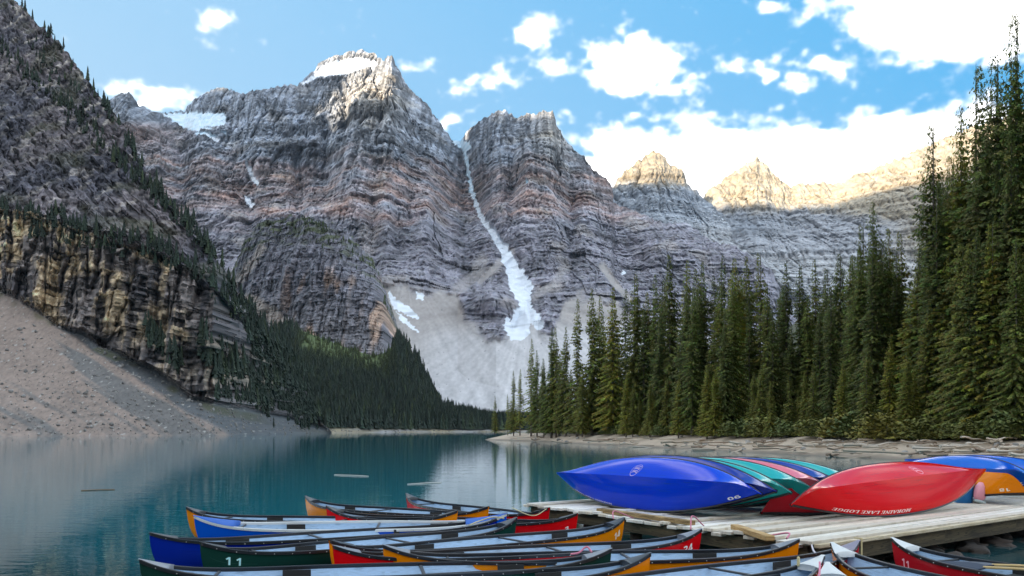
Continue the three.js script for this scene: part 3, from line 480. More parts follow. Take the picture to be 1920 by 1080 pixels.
function trunkGeo(H, rad, seed) {
  const r = rng(seed), pts = []; for (let i = 0; i <= 8; i++) pts.push(new THREE.Vector2(rad * (1 - i / 8.3) * (i === 0 ? 1.5 : 1), H * i / 8 - (i === 0 ? 0.6 : 0)));
  const parts = [new THREE.LatheGeometry(pts, 7)];
  for (let i = 0; i < 26; i++) { const l = 0.5 + r() * 1.1, c = new THREE.CylinderGeometry(0.008, 0.022, l, 3); c.translate(0, l / 2, 0); c.rotateZ(1.65 + r() * 0.3); c.rotateY(r() * 6.3); c.translate(0, H * (0.05 + 0.5 * r()), 0); parts.push(c); }
  return mergeGeometries(parts.map((g) => { const n = g.toNonIndexed(); n.deleteAttribute('uv'); return n; }));
}
const needleMats = [[1.16, 1.04, 0.85], [0.74, 0.74, 0.72], [1.42, 1.24, 0.8], [0.95, 0.95, 0.8]].map((c) => vcol(0.8, { color: new THREE.Color().setRGB(...c) })), barkMat = std(0.15, 0.12, 0.1, 0.95), deadMat = std(0.36, 0.34, 0.32, 0.95);
const kinds = [
  [20, 1.95, 101, { gap: 0.08, dense: 1.15 }], [20, 1.7, 202, { gap: 0.14, tone: 0.12 }], [20, 2.2, 303, { gap: 0.08, dense: 1.2, tone: 0.2 }], [20, 1.55, 404, { gap: 0.2, low: 0.12 }], [20, 1.9, 505, { gap: 0.12, dense: 1.1, tone: 0.3 }],
  [26, 2.3, 606, { gap: 0.1, dense: 1.15, tone: 0.08 }], [26, 2.05, 707, { gap: 0.16, dense: 1.05 }], [26, 2.6, 808, { gap: 0.1, dense: 1.15, tone: 0.15 }],
].map(([H, R, s, o]) => ({ H, crown: crownGeo(H, R, s, o), trunk: trunkGeo(H, H * 0.0085, s) }));
function conifer(kind, [x, y, z], height, turn, wide, label, group, shade = 0) {
  const k = kinds[kind], t = top('spruce_tree', label, 'spruce tree', group); if (/dead branches/.test(label)) { const q = rng(8), w = k.H / height; for (let i = 0; i < 9; i++) { const a = -0.5 + q() * 1.3, l = (1.6 + q() * 1.6) * w, h = (2.2 + q() * 4.2) * w, P = (u, d) => new THREE.Vector3(Math.cos(a - turn) * l * u, h + d * w, -Math.sin(a - turn) * l * u); part('dead_branch', new THREE.TubeGeometry(new THREE.CatmullRomCurve3([P(0, 0), P(0.5, 0.15 - 0.2 * q()), P(0.85, -0.3 - 0.3 * q()), P(1, -0.8 - 0.5 * q())]), 10, 0.045 * w, 5), deadMat, t); } }
  part('trunk', k.trunk, barkMat, t); part('crown', k.crown, needleMats[shade], t);
  t.position.set(x, y - 0.1, z); t.rotation.y = turn; const s = height / k.H; t.scale.set(s * wide, s, s * wide); return t;
}
{
  const r = rng(4242);
  // bearing, height of the tip in the picture, distance, kind, slimness, words
  const front = [[928, 738, 160, 1, 1, 'small lone spruce at the very tip of the wooded point'], [952, 736, 158, 3, 0.9, 'thin short spruce second from the tip of the wooded point'], [963, 688, 152, 1, 0.95, 'slim spruce rising above the short ones near the tip of the point'], [975, 690, 156, 3, 1], [996, 628, 148, 3, 1, 'tall narrow spruce standing above the trees near the tip of the point'], [1007, 655, 150, 0, 0.9], [1020, 668, 142, 2, 0.9], [1034, 607, 136, 0, 1, 'spruce with grey dead branches low on its right side'], [1043, 613, 140, 1, 0.9], [1061, 612, 136, 0, 1], [1082, 560, 130, 1, 0.95, 'tall spruce pointing at the foot of the snow couloir'], [1092, 690, 122, 4, 1.1], [1110, 540, 126, 0, 1], [1124, 554, 132, 3, 1], [1149, 536, 118, 4, 1, 'yellowish green spruce in front of the darker stand left of centre'], [1172, 540, 124, 1, 1], [1190, 514, 118, 0, 1.1], [1213, 548, 120, 2, 1], [1230, 514, 116, 3, 1], [1242, 522, 118, 1, 1], [1256, 476, 108, 4, 0.95, 'tallest spruce of the left half of the stand with a pale ragged top'], [1288, 488, 110, 3, 1], [1305, 502, 112, 1, 1], [1315, 490, 106, 0, 1], [1339, 515, 106, 1, 1], [1353, 478, 104, 3, 1], [1374, 484, 96, 2, 0.9, 'broad bright green spruce just left of the gap that shows the grey cliff'], [1400, 480, 98, 0, 1], [1426, 474, 96, 1, 1], [1439, 528, 92, 4, 1], [1474, 490, 94, 0, 1, 'dark full spruce right of the gap that shows the grey cliff'], [1499, 496, 93, 0, 1.05], [1514, 552, 90, 2, 0.9], [1529, 486, 92, 3, 1], [1552, 502, 90, 1, 1], [1576, 474, 84, 2, 0.95], [1598, 478, 88, 3, 1], [1619, 420, 82, 1, 1], [1637, 378, 78, 5, 1, 'tall spruce with a thin spire standing out against the pale ridge'], [1667, 424, 80, 6, 0.95], [1691, 434, 78, 1, 1.05], [1720, 498, 68, 2, 1, 'lighter green spruce low in front of the tall right hand group'], [1750, 230, 66, 6, 1.05, 'left edge tree of the tall right hand group with a ragged spire'], [1776, 330, 70, 5, 1], [1802, 200, 65, 5, 1], [1830, 122, 63, 6, 1.05, 'very tall spruce with an open bluish top against the sky'], [1856, 300, 60, 7, 1], [1871, 98, 60, 7, 0.95, 'very tall spruce with its spire second from the right edge'], [1896, 106, 60, 6, 1], [1907, 24, 57, 6, 1, 'tallest spruce of all, its spire near the top right corner'], [1935, 60, 57, 7, 1], [1905, 420, 51, 7, 1.0], [1960, 160, 54, 5, 1], [1830, 430, 57, 5, 1.1]];
  for (const [px, py, d, kind, wide, label] of front) {
    const p = behindShore(px, d), H = (HZ - py) / F * d + EYE - p[1];
    conifer(kind, p, H, r() * 6.28, wide * lerp(1.15, 0.98, clamp(d / 160)), label ?? (px < 1080 ? 'dark spruce in the thin row along the wooded point' : px < 1450 ? 'dark green spruce in the front of the middle stand' : px < 1740 ? 'green spruce in front of the pale cliffs right of the middle' : 'tall dark spruce in the close group at the right edge'), label ? null : px < 1080 ? 'spruces along the wooded point' : px < 1450 ? 'spruces of the middle stand' : px < 1740 ? 'spruces right of the middle' : 'spruces at the right edge', label && /yellow|bright|lighter/.test(label) ? 2 : label && /dark/.test(label) ? 1 : [0, 0, 2, 3, 1][Math.floor(r() * 5)]);
  }
  const skyline = front.map((f) => [f[0], f[1]]).sort((a, b) => a[0] - b[0]);
  for (let i = 0; i < 118; i++) {                  // the trees between and behind, the large ones darkened to paint in shaded depth
    const px = 985 + (i + r()) / 118 * 960, near = line(shoreR, px), d = near + 9 + r() * 30 + (px < 1100 ? 4 : 0), small = r() < 0.3;
    const tops = skyline.filter((s) => Math.abs(s[0] - px) < 35).map((s) => s[1]), py = (tops.length ? tops.reduce((a, b) => a + b) / tops.length : 520) + 25 + r() * 70 + (small ? 140 : 0);
    const p = behindShore(px, small ? near + 5 + r() * 8 : d), H = (HZ - py) / F * -p[2] + EYE - p[1]; if (H < 3) continue;
    conifer(small ? [1, 2, 4][i % 3] : i % 8, p, H, r() * 6.28, small ? 1.15 : 1.0, px < 1080 ? 'spruce half hidden behind the row along the wooded point' : px < 1450 ? 'spruce half hidden inside the middle stand' : px < 1740 ? 'spruce half hidden behind the trees right of the middle' : 'spruce half hidden in the dense right hand group', px < 1080 ? 'inner spruces of the wooded point' : px < 1450 ? 'inner spruces of the middle stand' : px < 1740 ? 'inner spruces right of the middle' : 'inner spruces at the right edge', small ? [0, 2][i % 2] : [1, 1, 3][i % 3]);
  }
}
// forests too far off to count
function farTree(seed) {
  const r = rng(seed), pos = [], L = 7;
  for (let k = 0; k < L; k++) { const y0 = 0.1 + k * 0.128, rad = 0.19 * (1 - k / L) + 0.018, top = y0 + 0.27, n = 6; for (let i = 0; i < n; i++) { const a = (i + r() * 0.6) / n * 6.283, b = a + 6.283 / n * (0.8 + 0.4 * r()), q = rad * (0.65 + 0.6 * r()), p = rad * (0.65 + 0.6 * r()); pos.push(Math.cos(a) * q, y0 - r() * 0.05, Math.sin(a) * q, Math.cos(b) * p, y0 - r() * 0.05, Math.sin(b) * p, 0, Math.min(1, top), 0); } }
  for (let i = 0; i < 3; i++) { const a = i * 2.1; pos.push(Math.cos(a) * 0.015, -0.05, Math.sin(a) * 0.015, Math.cos(a + 2.1) * 0.015, -0.05, Math.sin(a + 2.1) * 0.015, 0, 0.6, 0); }
  const g = new THREE.BufferGeometry(); g.setAttribute('position', new THREE.Float32BufferAttribute(pos, 3)); g.computeVertexNormals(); return g;
}
function forest(name, label, spots, seed) {
  const r = rng(seed), m = new THREE.InstancedMesh(farTree(seed), std(1, 1, 1, 0.85), spots.length), M = new THREE.Matrix4(), q = new THREE.Quaternion(), c = new THREE.Color(), up = new THREE.Vector3(0, 1, 0);
  spots.forEach(([x, y, z, h, tone], i) => { const w = h * (0.55 + 0.5 * r()); M.compose(new THREE.Vector3(x, y - 0.3, z), q.setFromAxisAngle(up, r() * 6.28), new THREE.Vector3(w, h, w)); m.setMatrixAt(i, M); const k = 0.55 + 0.8 * r() * r() + 0.2 * r(), t = (tone ?? 0) + (r() < 0.12 ? 0.25 : 0); c.setRGB((0.026 + 0.05 * t) * k, (0.042 + 0.055 * t) * k, (0.026 + 0.004 * t) * k); m.setColorAt(i, c); });
  m.castShadow = m.receiveShadow = true; top(name, label, 'forest', null, 'stuff', m);
}
{
  const r = rng(91), S = [];
  for (let i = 0; i < 9000; i++) { const px = 470 + r() * 600, cy = line(crestF, px), py = lerp(cy, HZ + 1, Math.pow(r(), 0.9)); if (px < 560 && py < line([[470, 640], [560, 610]], px)) continue; const p = woods.find(px, py); if (!p || p[1] < 1.8 + 1.2 * noise(p[0] / 14, 2, 3)) continue; const light = smooth(706, 655, py - (px - 600) * 0.25 + 14 * noise(p[0] / 25, p[1] / 25, 6)) * smooth(545, 580, px) * smooth(750, 715, px); if (r() < light * 0.45) continue; S.push([...p, (8.5 + r() * 8) * (1 - light * 0.5) * lerp(0.8, 1, smooth(450, 700, -p[2])), light * (0.5 + r() * 0.7) + (r() < 0.06 ? 0.5 : 0)]); }
  forest('forest', 'dense dark conifer forest on the slope at the far end of the lake', S, 11);
  const T = [], put = (px, py, h, tone) => { const p = slopeL.find(px, py); if (p && p[1] > 2) T.push([...p, h, tone]); };
  const strip = (pts, spread, n, h0, h1) => { for (let i = 0; i < n; i++) { const k = r() * (pts.length - 1), a = pts[Math.floor(k)], b = pts[Math.min(Math.floor(k) + 1, pts.length - 1)], t = k - Math.floor(k), g = (r() + r() + r() - 1.5) * spread; if (noise(lerp(a[0], b[0], t) / 18, lerp(a[1], b[1], t) / 18, 5) < -0.28) continue; put(lerp(a[0], b[0], t) + (r() - 0.5) * 14, lerp(a[1], b[1], t) + g, h0 + r() * (h1 - h0), r() < 0.08 ? 0.4 : 0); } };
  strip([[20, 4], [110, 90], [185, 186], [245, 280], [280, 345], [330, 402], [380, 455], [440, 556], [500, 620], [560, 690]], 12, 150, 3, 8.5);
  strip([[0, 90], [60, 150], [130, 210], [200, 280], [270, 350], [340, 420], [400, 490]], 18, 320, 2, 6);
  strip([[0, 395], [100, 418], [200, 445], [300, 475], [360, 515], [420, 555], [470, 610]], 20, 330, 2.5, 7);
  strip([[60, 440], [150, 455], [230, 470]], 12, 60, 3, 6); strip([[270, 620], [300, 650], [340, 690]], 20, 70, 4, 8); strip([[380, 660], [420, 690], [480, 730], [520, 760]], 34, 220, 5, 10); strip([[470, 640], [520, 690], [560, 740]], 40, 240, 6, 11); strip([[510, 670], [545, 710], [575, 760], [592, 795]], 46, 420, 5, 10); strip([[500, 720], [540, 760], [585, 800]], 30, 160, 4, 9); strip([[400, 745], [470, 755], [540, 768]], 8, 70, 4, 8); strip([[60, 90], [130, 170], [210, 260]], 40, 70, 2, 5);
  forest('forest', 'bands of dark conifers clinging to the steep left slope', T, 12);
  const D = []; for (let i = 0; i < 260; i++) { const px = 500 + r() * 240, py = line(crestDome, px) + 4 + r() * r() * 60, p = dome.find(px, py); if (p && noise(p[0] / 30, p[1] / 20, 3) > -0.05) D.push([...p, 4 + r() * 6, 0.5 + r() * 0.6]); }
  forest('forest', 'sparse light green trees on top of the dark rounded buttress', D, 13);
}

// ───────────────────────── undergrowth, driftwood, stones ─────────────────────────
function blob(rad, seed, rough = 0.3, detail = 2) { const g = mergeVertices(new THREE.IcosahedronGeometry(rad, detail).deleteAttribute('uv').deleteAttribute('normal')), p = g.attributes.position; for (let i = 0; i < p.count; i++) { const x = p.getX(i), y = p.getY(i), z = p.getZ(i), k = 1 + rough * (noise(x * 1.3 / rad + seed, y * 1.3 / rad, z * 1.3 / rad) + 0.5 * noise(x * 3 / rad, y * 3 / rad + seed, z * 3 / rad)); p.setXYZ(i, x * k, y * k, z * k); } g.computeVertexNormals(); return g; }
function shrubGeo(seed, tone) {
  const r = rng(seed), pos = [], col = [];
  for (let i = 0; i < 900; i++) { const a = r() * 6.28, e = r(), rad = Math.pow(r(), 0.35) * (0.75 + 0.25 * Math.sin(a * 3 + seed)), x = Math.cos(a) * rad * Math.sqrt(1 - e * e * 0.7), z = Math.sin(a) * rad * Math.sqrt(1 - e * e * 0.7), y = 0.06 + e * 0.85 * (0.6 + 0.4 * r()), s = 0.07 + 0.09 * r(), b = r() * 6.28, u = r() - 0.4, k = 0.65 + 0.7 * r();
    pos.push(x, y, z, x + Math.cos(b) * s, y + u * s, z + Math.sin(b) * s, x + Math.cos(b + 1) * s * 0.8, y + s * 0.5, z + Math.sin(b + 1) * s * 0.8); for (let j = 0; j < 3; j++) col.push(lerp(0.085, 0.23, tone) * k, lerp(0.12, 0.19, tone) * k, 0.03 * k); }
  const g = new THREE.BufferGeometry(); g.setAttribute('position', new THREE.Float32BufferAttribute(pos, 3)); g.setAttribute('color', new THREE.Float32BufferAttribute(col, 3)); g.computeVertexNormals(); return g;
}
{
  const r = rng(555), shrubs = [[1, 0.1], [2, 0.45], [3, 0.8], [4, 0.3]].map(([s, t]) => shrubGeo(s, t)), leafMat = vcol(0.8), stemG = new THREE.CylinderGeometry(0.02, 0.03, 0.5, 5).translate(0, 0.2, 0);
  for (let i = 0; i < 95; i++) {
    const px = 925 + (i + r()) / 95 * 1030, far = r() < 0.45, v = 6.5 + r() * (far ? 7 : 2.5), p = onShore(px, v), s = (0.6 + r() * 1.0) * (px > 1350 && r() < 0.4 ? 1.5 : 1), k = Math.floor(r() * 4);
    const t = top('shrub', px < 940 ? 'yellow green shrub at the foot of the lone spruce' : px < 1300 ? 'low green shrub at the forest edge on the point' : px < 1650 ? 'yellow green shrub at the forest edge above the driftwood' : 'green shrub below the tall right hand trees', 'shrub', px < 940 ? null : px < 1300 ? 'shrubs on the point' : px < 1650 ? 'shrubs above the driftwood' : 'shrubs below the tall trees');
    if (px < 940) { if (i) t.userData.label = 'small yellow green shrub just right of the lone spruce'; }
    part('foliage', shrubs[k], leafMat, t); part('stem', stemG, barkMat, t); t.position.set(...p); t.scale.set(s * 1.25, s, s * 1.25); t.rotation.y = r() * 6;
  }
  const logs = [...Array(4)].map((_, k) => { const q = rng(60 + k), pts = [...Array(7)].map((_, i) => new THREE.Vector3((i / 6 - 0.5), (q() - 0.5) * 0.03 * (k + 1), (q() - 0.5) * 0.05 * (k + 1))), c = new THREE.CatmullRomCurve3(pts), g = new THREE.TubeGeometry(c, 10, 0.03, 7), p = g.attributes.position; for (let i = 0; i < p.count; i++) { const t = p.getX(i) + 0.5, ctr = c.getPoint(clamp(t)), w = lerp(1.25, 0.6, t); p.setY(i, ctr.y + (p.getY(i) - ctr.y) * w); p.setZ(i, ctr.z + (p.getZ(i) - ctr.z) * w); } const e = [-0.5, 0.5].map((x, i) => { const d = new THREE.CircleGeometry(i ? 0.018 : 0.037, 7).rotateY(i ? Math.PI / 2 : -Math.PI / 2); d.translate(x, pts[i * 6].y, pts[i * 6].z); return d; }); const m = mergeGeometries([g, ...e]); m.computeVertexNormals(); return m; });
  const logMats = [std(0.56, 0.46, 0.36, 0.9), std(0.46, 0.37, 0.28, 0.9), std(0.3, 0.22, 0.16, 0.9), std(0.62, 0.54, 0.45, 0.9)];
  for (let i = 0; i < 130; i++) {
    const px = 925 + Math.pow(r(), 0.75) * 1040, v = 0.2 + r() * 5.0, p = onShore(px, v), len = 1.8 + r() * r() * 8, thick = (0.55 + r() * 0.8) * 2.2;
    const t = top('driftwood_log', px < 1200 ? 'pale driftwood log on the gravel edge of the point' : px < 1480 ? 'pale driftwood log on the shore below the middle trees' : 'pale weathered log in the driftwood heap behind the upturned canoes', 'driftwood log', px < 1200 ? 'driftwood on the point' : px < 1480 ? 'driftwood below the middle trees' : 'driftwood heap on the right', null, mesh(logs[i % 4], logMats[Math.floor(r() * 4)]));
    t.position.set(p[0], p[1] + 0.03 * thick + (px > 1430 ? r() * 0.4 : 0), p[2]); t.rotation.set(0, r() < 0.75 ? 0.35 + (r() - 0.5) * 0.8 : r() * 3, (r() - 0.5) * 0.12); t.scale.set(len, thick, thick);
  }
  const rocks = [1, 2, 3].map((s) => blob(0.5, s * 7, 0.5, 2)), rockMats = [std(0.3, 0.28, 0.26, 0.95), std(0.4, 0.37, 0.34, 0.95), std(0.2, 0.185, 0.17, 0.95)];
  for (let i = 0; i < 60; i++) { const px = 930 + r() * 1000, p = onShore(px, 0.4 + r() * 6), s = 0.2 + r() * r() * 0.5; const t = top('boulder', px < 1300 ? 'grey boulder at the water edge of the point' : 'grey boulder among the driftwood on the right shore', 'boulder', px < 1300 ? 'boulders on the point' : 'boulders among the driftwood', null, mesh(rocks[i % 3], rockMats[i % 3])); t.position.set(p[0], p[1] + s * 0.1, p[2]); t.scale.set(s * 1.3, s * 0.8, s); t.rotation.y = r() * 6; }
  // loose stones lying on the fan and the talus on the left
  const M = new THREE.Matrix4(), q = new THREE.Quaternion(), e = new THREE.Euler(), spots = [], c = new THREE.Color();
  for (let i = 0; i < 3200; i++) { const px = r() * 600, fy = line(cliffFootL, px), py = lerp(fy + 3, HZ + 10, Math.pow(r(), 0.8)), p = slopeL.find(px, py); if (p && p[1] > 0.1) spots.push(p); }
  for (let i = 0; i < 900; i++) { const px = 560 + r() * 420, p = woods.find(px, HZ + 1 + r() * 4); if (p && p[1] > 0 && p[1] < 3) spots.push(p); }
  const im = new THREE.InstancedMesh(blob(0.5, 3, 0.5, 1), std(1, 1, 1, 0.95), spots.length);
  spots.forEach((p, i) => { const s = 0.1 + r() * 0.16 + Math.pow(r(), 14) * 1.1; q.setFromEuler(e.set(r() * 6, r() * 6, r() * 6)); M.compose(new THREE.Vector3(p[0], p[1] + s * 0.12, p[2] + 0.2), q, new THREE.Vector3(s * 1.3, s, s)); im.setMatrixAt(i, M); const k = 0.15 + 0.17 * r(); c.setRGB(k, k * 0.92, k * 0.85); im.setColorAt(i, c); });
  top('scree_stones', 'loose grey stones strewn over the fan and along the left shore', 'stones', null, 'stuff', im);
}
// ───────────────────────── the dock ─────────────────────────
const DOCK_Y = 0.45, KX = 3.72, KZ = -10.96;       // its near corner
const E1 = new THREE.Vector3(-3.46, 0, -6.24), E2 = new THREE.Vector3(4.9, 0, -3.94).normalize(), E1L = E1.length(), E1N = E1.clone().normalize();
const dockYaw = Math.atan2(-E2.z, E2.x), perp = new THREE.Vector3(-E2.z, 0, E2.x).multiplyScalar(-1);   // across the boards, away from the viewer
if (perp.dot(E1N) < 0) perp.negate();
function onDock(a, b, h = 0) { return new THREE.Vector3(KX, DOCK_Y + h, KZ).addScaledVector(E1N, a).addScaledVector(E2, b); }
function grainTex(seed, base, dark, n = 512) {      // wood: long streaks, knots, weather stains
  const c = document.createElement('canvas'); c.width = n; c.height = 128; const g = c.getContext('2d'), im = g.createImageData(n, 128);
  for (let y = 0; y < 128; y++) for (let x = 0; x < n; x++) { const u = x / n, v = y / 128, s = 0.5 + 0.5 * noise(u * 5, v * 40, seed) * 1.0 + 0.35 * noise(u * 14, v * 90, seed + 3) + 0.35 * noise(u * 3, v * 3, seed + 7) - 0.6 * smooth(0.3, 0.55, noise(u * 20, v * 12, seed + 5)) - 0.3 * smooth(0.2, 0.5, noise(u * 7, v * 2, seed + 9)), k = clamp(s), o = (y * n + x) * 4; for (let i = 0; i < 3; i++) im.data[o + i] = lerp(dark[i], base[i], k); im.data[o + 3] = 255; }
  g.putImageData(im, 0, 0); const t = new THREE.CanvasTexture(c); t.colorSpace = THREE.SRGBColorSpace; t.wrapS = t.wrapT = THREE.RepeatWrapping; return t;
}
{
  const dock = top('dock', 'weathered grey plank dock carrying the upturned canoes', 'dock'), r = rng(31), W = E1L * E1N.dot(perp), N = 36, w = W / N, LEN = 17;
  const mats = [0, 1, 2, 3, 4].map((i) => { const t = grainTex(3 + i * 5, [[246, 242, 234], [238, 233, 223], [250, 247, 240], [214, 206, 193], [241, 234, 221]][i], [[202, 193, 179], [192, 182, 166], [212, 203, 190], [182, 169, 150], [194, 178, 154]][i]); t.repeat.set(0.35, 1); return new THREE.MeshStandardMaterial({ map: t, roughness: 0.85, bumpMap: t, bumpScale: 0.004 }); });
  const geo = [0, 1, 2].map((k) => { const g = new RoundedBoxGeometry(LEN, 0.045, w - [0.012, 0.009, 0.016][k], 1, 0.006); const p = g.attributes.position, uv = g.attributes.uv; for (let i = 0; i < p.count; i++) uv.setXY(i, p.getX(i) + k * 3.3, p.getZ(i) / w + 0.5); return g; });
  for (let i = 0; i < N; i++) {
    const s = (i + 0.5) * w, a = s / E1N.dot(perp), p = onDock(a, LEN / 2 - 0.05 + (r() - 0.5) * 0.07, -0.0225 + (r() - 0.5) * 0.008), m = part('plank', geo[i % 3], mats[Math.floor(r() * 5)], dock);
    m.position.copy(p); m.rotation.y = dockYaw; m.rotation.x = (r() - 0.5) * 0.012;
  }
  const beamT = grainTex(44, [112, 98, 70], [48, 42, 32]); beamT.repeat.set(0.4, 1); const beamM = new THREE.MeshStandardMaterial({ map: beamT, roughness: 0.95, bumpMap: beamT, bumpScale: 0.01 });
  const bm = (l, h, t) => { const g = new RoundedBoxGeometry(l, h, t, 2, 0.012), p = g.attributes.position, uv = g.attributes.uv; for (let i = 0; i < p.count; i++) uv.setXY(i, p.getX(i), p.getY(i) / h + 0.5); return g; };
  const front = part('edge_beam', bm(LEN - 0.2, 0.235, 0.11), beamM, dock); front.position.copy(onDock(0.09, LEN / 2, -0.045 - 0.1195)); front.rotation.y = dockYaw;
  const trimT = grainTex(52, [226, 214, 190], [150, 130, 98]); trimT.repeat.set(0.5, 1); const trim = part('edge_board', bm(LEN - 0.1, 0.05, 0.09), new THREE.MeshStandardMaterial({ map: trimT, roughness: 0.9 }), dock); trim.position.copy(onDock(-0.045, LEN / 2 - 0.03, -0.028)); trim.rotation.y = dockYaw;
  const side = part('edge_beam', bm(E1L - 0.25, 0.2, 0.1), beamM, dock); side.position.copy(onDock(E1L / 2, 0.11, -0.045 - 0.102)); side.rotation.y = Math.atan2(-E1N.z, E1N.x);
  const logM = std(0.07, 0.055, 0.042, 0.95);
  for (let i = 0; i < 7; i++) { const g = new THREE.CylinderGeometry(0.13, 0.15, 1.3, 10), p = part('post', g, logM, dock); p.position.copy(onDock(0.45, 0.8 + i * 2.2, -0.94)); }
  for (let i = 0; i < 3; i++) { const g = new THREE.CylinderGeometry(0.1, 0.11, LEN - 1, 9).rotateZ(Math.PI / 2), p = part('crib_log', g, logM, dock); p.position.copy(onDock(0.75 + 0.03 * i, LEN / 2, -0.36 - i * 0.2)); p.rotation.y = dockYaw; }
  for (let i = 0; i < 5; i++) { const g = new THREE.CylinderGeometry(0.1, 0.12, 1.3, 9), p = part('post', g, logM, dock); p.position.copy(onDock(1.2 + i * 1.4, 0.35, -0.94)); }
  // a loose squared timber, a tie strap, stones under the edge
  const tb = top('timber_beam', 'yellowish squared timber lying on the near left edge of the dock', 'timber', null, null, mesh(bm(1.35, 0.075, 0.12), new THREE.MeshStandardMaterial({ map: grainTex(61, [214, 182, 128], [140, 106, 62]), roughness: 0.85 }))); tb.position.copy(onDock(0.95, 0.12, 0.04)); tb.position.x -= 0.15; tb.rotation.y = Math.atan2(-E1N.z, E1N.x) + 2.72;
  const tb2 = top('timber_beam', 'old rotting bull rail along the left edge of the dock beyond the numbered orange canoe', 'timber', null, null, mesh(bm(2.4, 0.07, 0.13), new THREE.MeshStandardMaterial({ map: grainTex(67, [196, 168, 116], [84, 64, 40]), roughness: 0.95 }))); tb2.position.copy(onDock(3.55, 0.1, 0.037)); tb2.rotation.y = Math.atan2(-E1N.z, E1N.x);
  const strap = top('mooring_strap', 'pale yellow strap hanging over the front beam of the dock', 'strap', null, null, mesh(mergeGeometries([new THREE.BoxGeometry(0.035, 0.26, 0.006).translate(0, -0.13, 0), new THREE.BoxGeometry(0.035, 0.006, 0.18).translate(0, 0, -0.09)]), std(0.5, 0.4, 0.2, 0.8))); strap.position.copy(onDock(-0.095, 0.98, 0.004)); strap.rotation.y = dockYaw;
  const rk = [blob(0.5, 4, 0.45, 3), blob(0.5, 13, 0.45, 3), blob(0.5, 25, 0.45, 3)], rm = [std(0.035, 0.026, 0.02, 0.9), std(0.022, 0.018, 0.015, 0.9), std(0.05, 0.036, 0.028, 0.9)];
  for (let i = 0; i < 70; i++) { const p = onDock(-0.25 + r() * 1.5, 2.4 + r() * 7.5), s = 0.2 + r() * r() * 0.35, t = top('boulder', 'wet brown boulder in the shade under the dock edge', 'boulder', 'boulders under the dock edge', null, mesh(rk[i % 3], rm[i % 3])); t.position.set(p.x, -0.05 + r() * 0.06, p.z); t.scale.set(s * 1.3, s * 0.6, s); t.rotation.y = r() * 6; }
}

// ───────────────────────── canoes ─────────────────────────
const NT = 56, NS = 9;
function hullShape({ L = 5, B = 0.9, D = 0.43, RISE = 0.17, inset = 0, floor = 0, V = 0.14 }) {
  const at = (t) => { const a = Math.abs(t), b = Math.max(B / 2 * Math.pow(1 - Math.pow(a, 2.3), 0.95), 0.012), hg = D + RISE * a ** 6, u = clamp((a - 0.88) / 0.12), k = 0.03 * a * a + (hg - 0.03) * (1 - Math.sqrt(Math.max(0, 1 - u * u))) * 0.999; return { x: t * L / 2, b, hg, k }; };
  const pt = (t, s, side) => { const q = at(t), th = s * Math.PI / 2, Z = Math.pow(Math.sin(th), 0.8), Y = 1 - Math.pow(Math.cos(th), 0.9) + V * Z * Math.cos(th); let y = q.k + (q.hg - q.k) * Y, z = q.b * Z; if (inset) { z = Math.max(0, z - inset); y = Math.max(Math.min(q.hg - 0.002, y + inset * Math.cos(th)), Math.min(floor, q.hg - 0.03)); } return [q.x, y, side * z]; };
  return { at, pt, L, B, D, RISE };
}
function shellGeo(S, { tmax = 1, ns = NS } = {}) {
  const halves = [];
  for (const side of [-1, 1]) {
    const pos = [], uv = [], idx = [];
    for (let i = 0; i <= NT; i++) { const t = Math.sin((i / NT - 0.5) * Math.PI) * tmax; for (let j = 0; j <= ns; j++) { pos.push(...S.pt(t, j / ns, side)); uv.push((t + 1) / 2, 0.5 + side * 0.5 * j / ns); } }
    for (let i = 0; i < NT; i++) for (let j = 0; j < ns; j++) { const a = i * (ns + 1) + j, b = a + ns + 1; if (side < 0) idx.push(a, b, b + 1, a, b + 1, a + 1); else idx.push(a, b + 1, b, a, a + 1, b + 1); }
    const g = new THREE.BufferGeometry(); g.setAttribute('position', new THREE.Float32BufferAttribute(pos, 3)); g.setAttribute('uv', new THREE.Float32BufferAttribute(uv, 2)); g.setIndex(idx); g.computeVertexNormals(); halves.push(g);
  }
  return mergeGeometries(halves);
}
function railGeo(S, side, w = 0.036, h = 0.03) {
  const pos = [], idx = [], n = 44, ring = [[-0.6, -1], [0.4, -1], [0.4, 0.15], [0.2, 0.4], [-0.4, 0.4], [-0.6, 0.15]], R = ring.length;
  for (let i = 0; i <= n; i++) { const t = Math.sin((i / n - 0.5) * Math.PI), q = S.at(t); for (const [a, b] of ring) pos.push(q.x, q.hg + b * h, side * Math.max(0.002, q.b + a * w)); }
  for (let i = 0; i < n; i++) for (let j = 0; j < R; j++) { const a = i * R + j, b = i * R + (j + 1) % R, c = a + R, d = b + R; if (side > 0) idx.push(a, c, d, a, d, b); else idx.push(a, d, c, a, b, d); }
  const g = new THREE.BufferGeometry(); g.setAttribute('position', new THREE.Float32BufferAttribute(pos, 3)); g.setIndex(idx); const f = g.toNonIndexed(); f.computeVertexNormals(); return f;
}
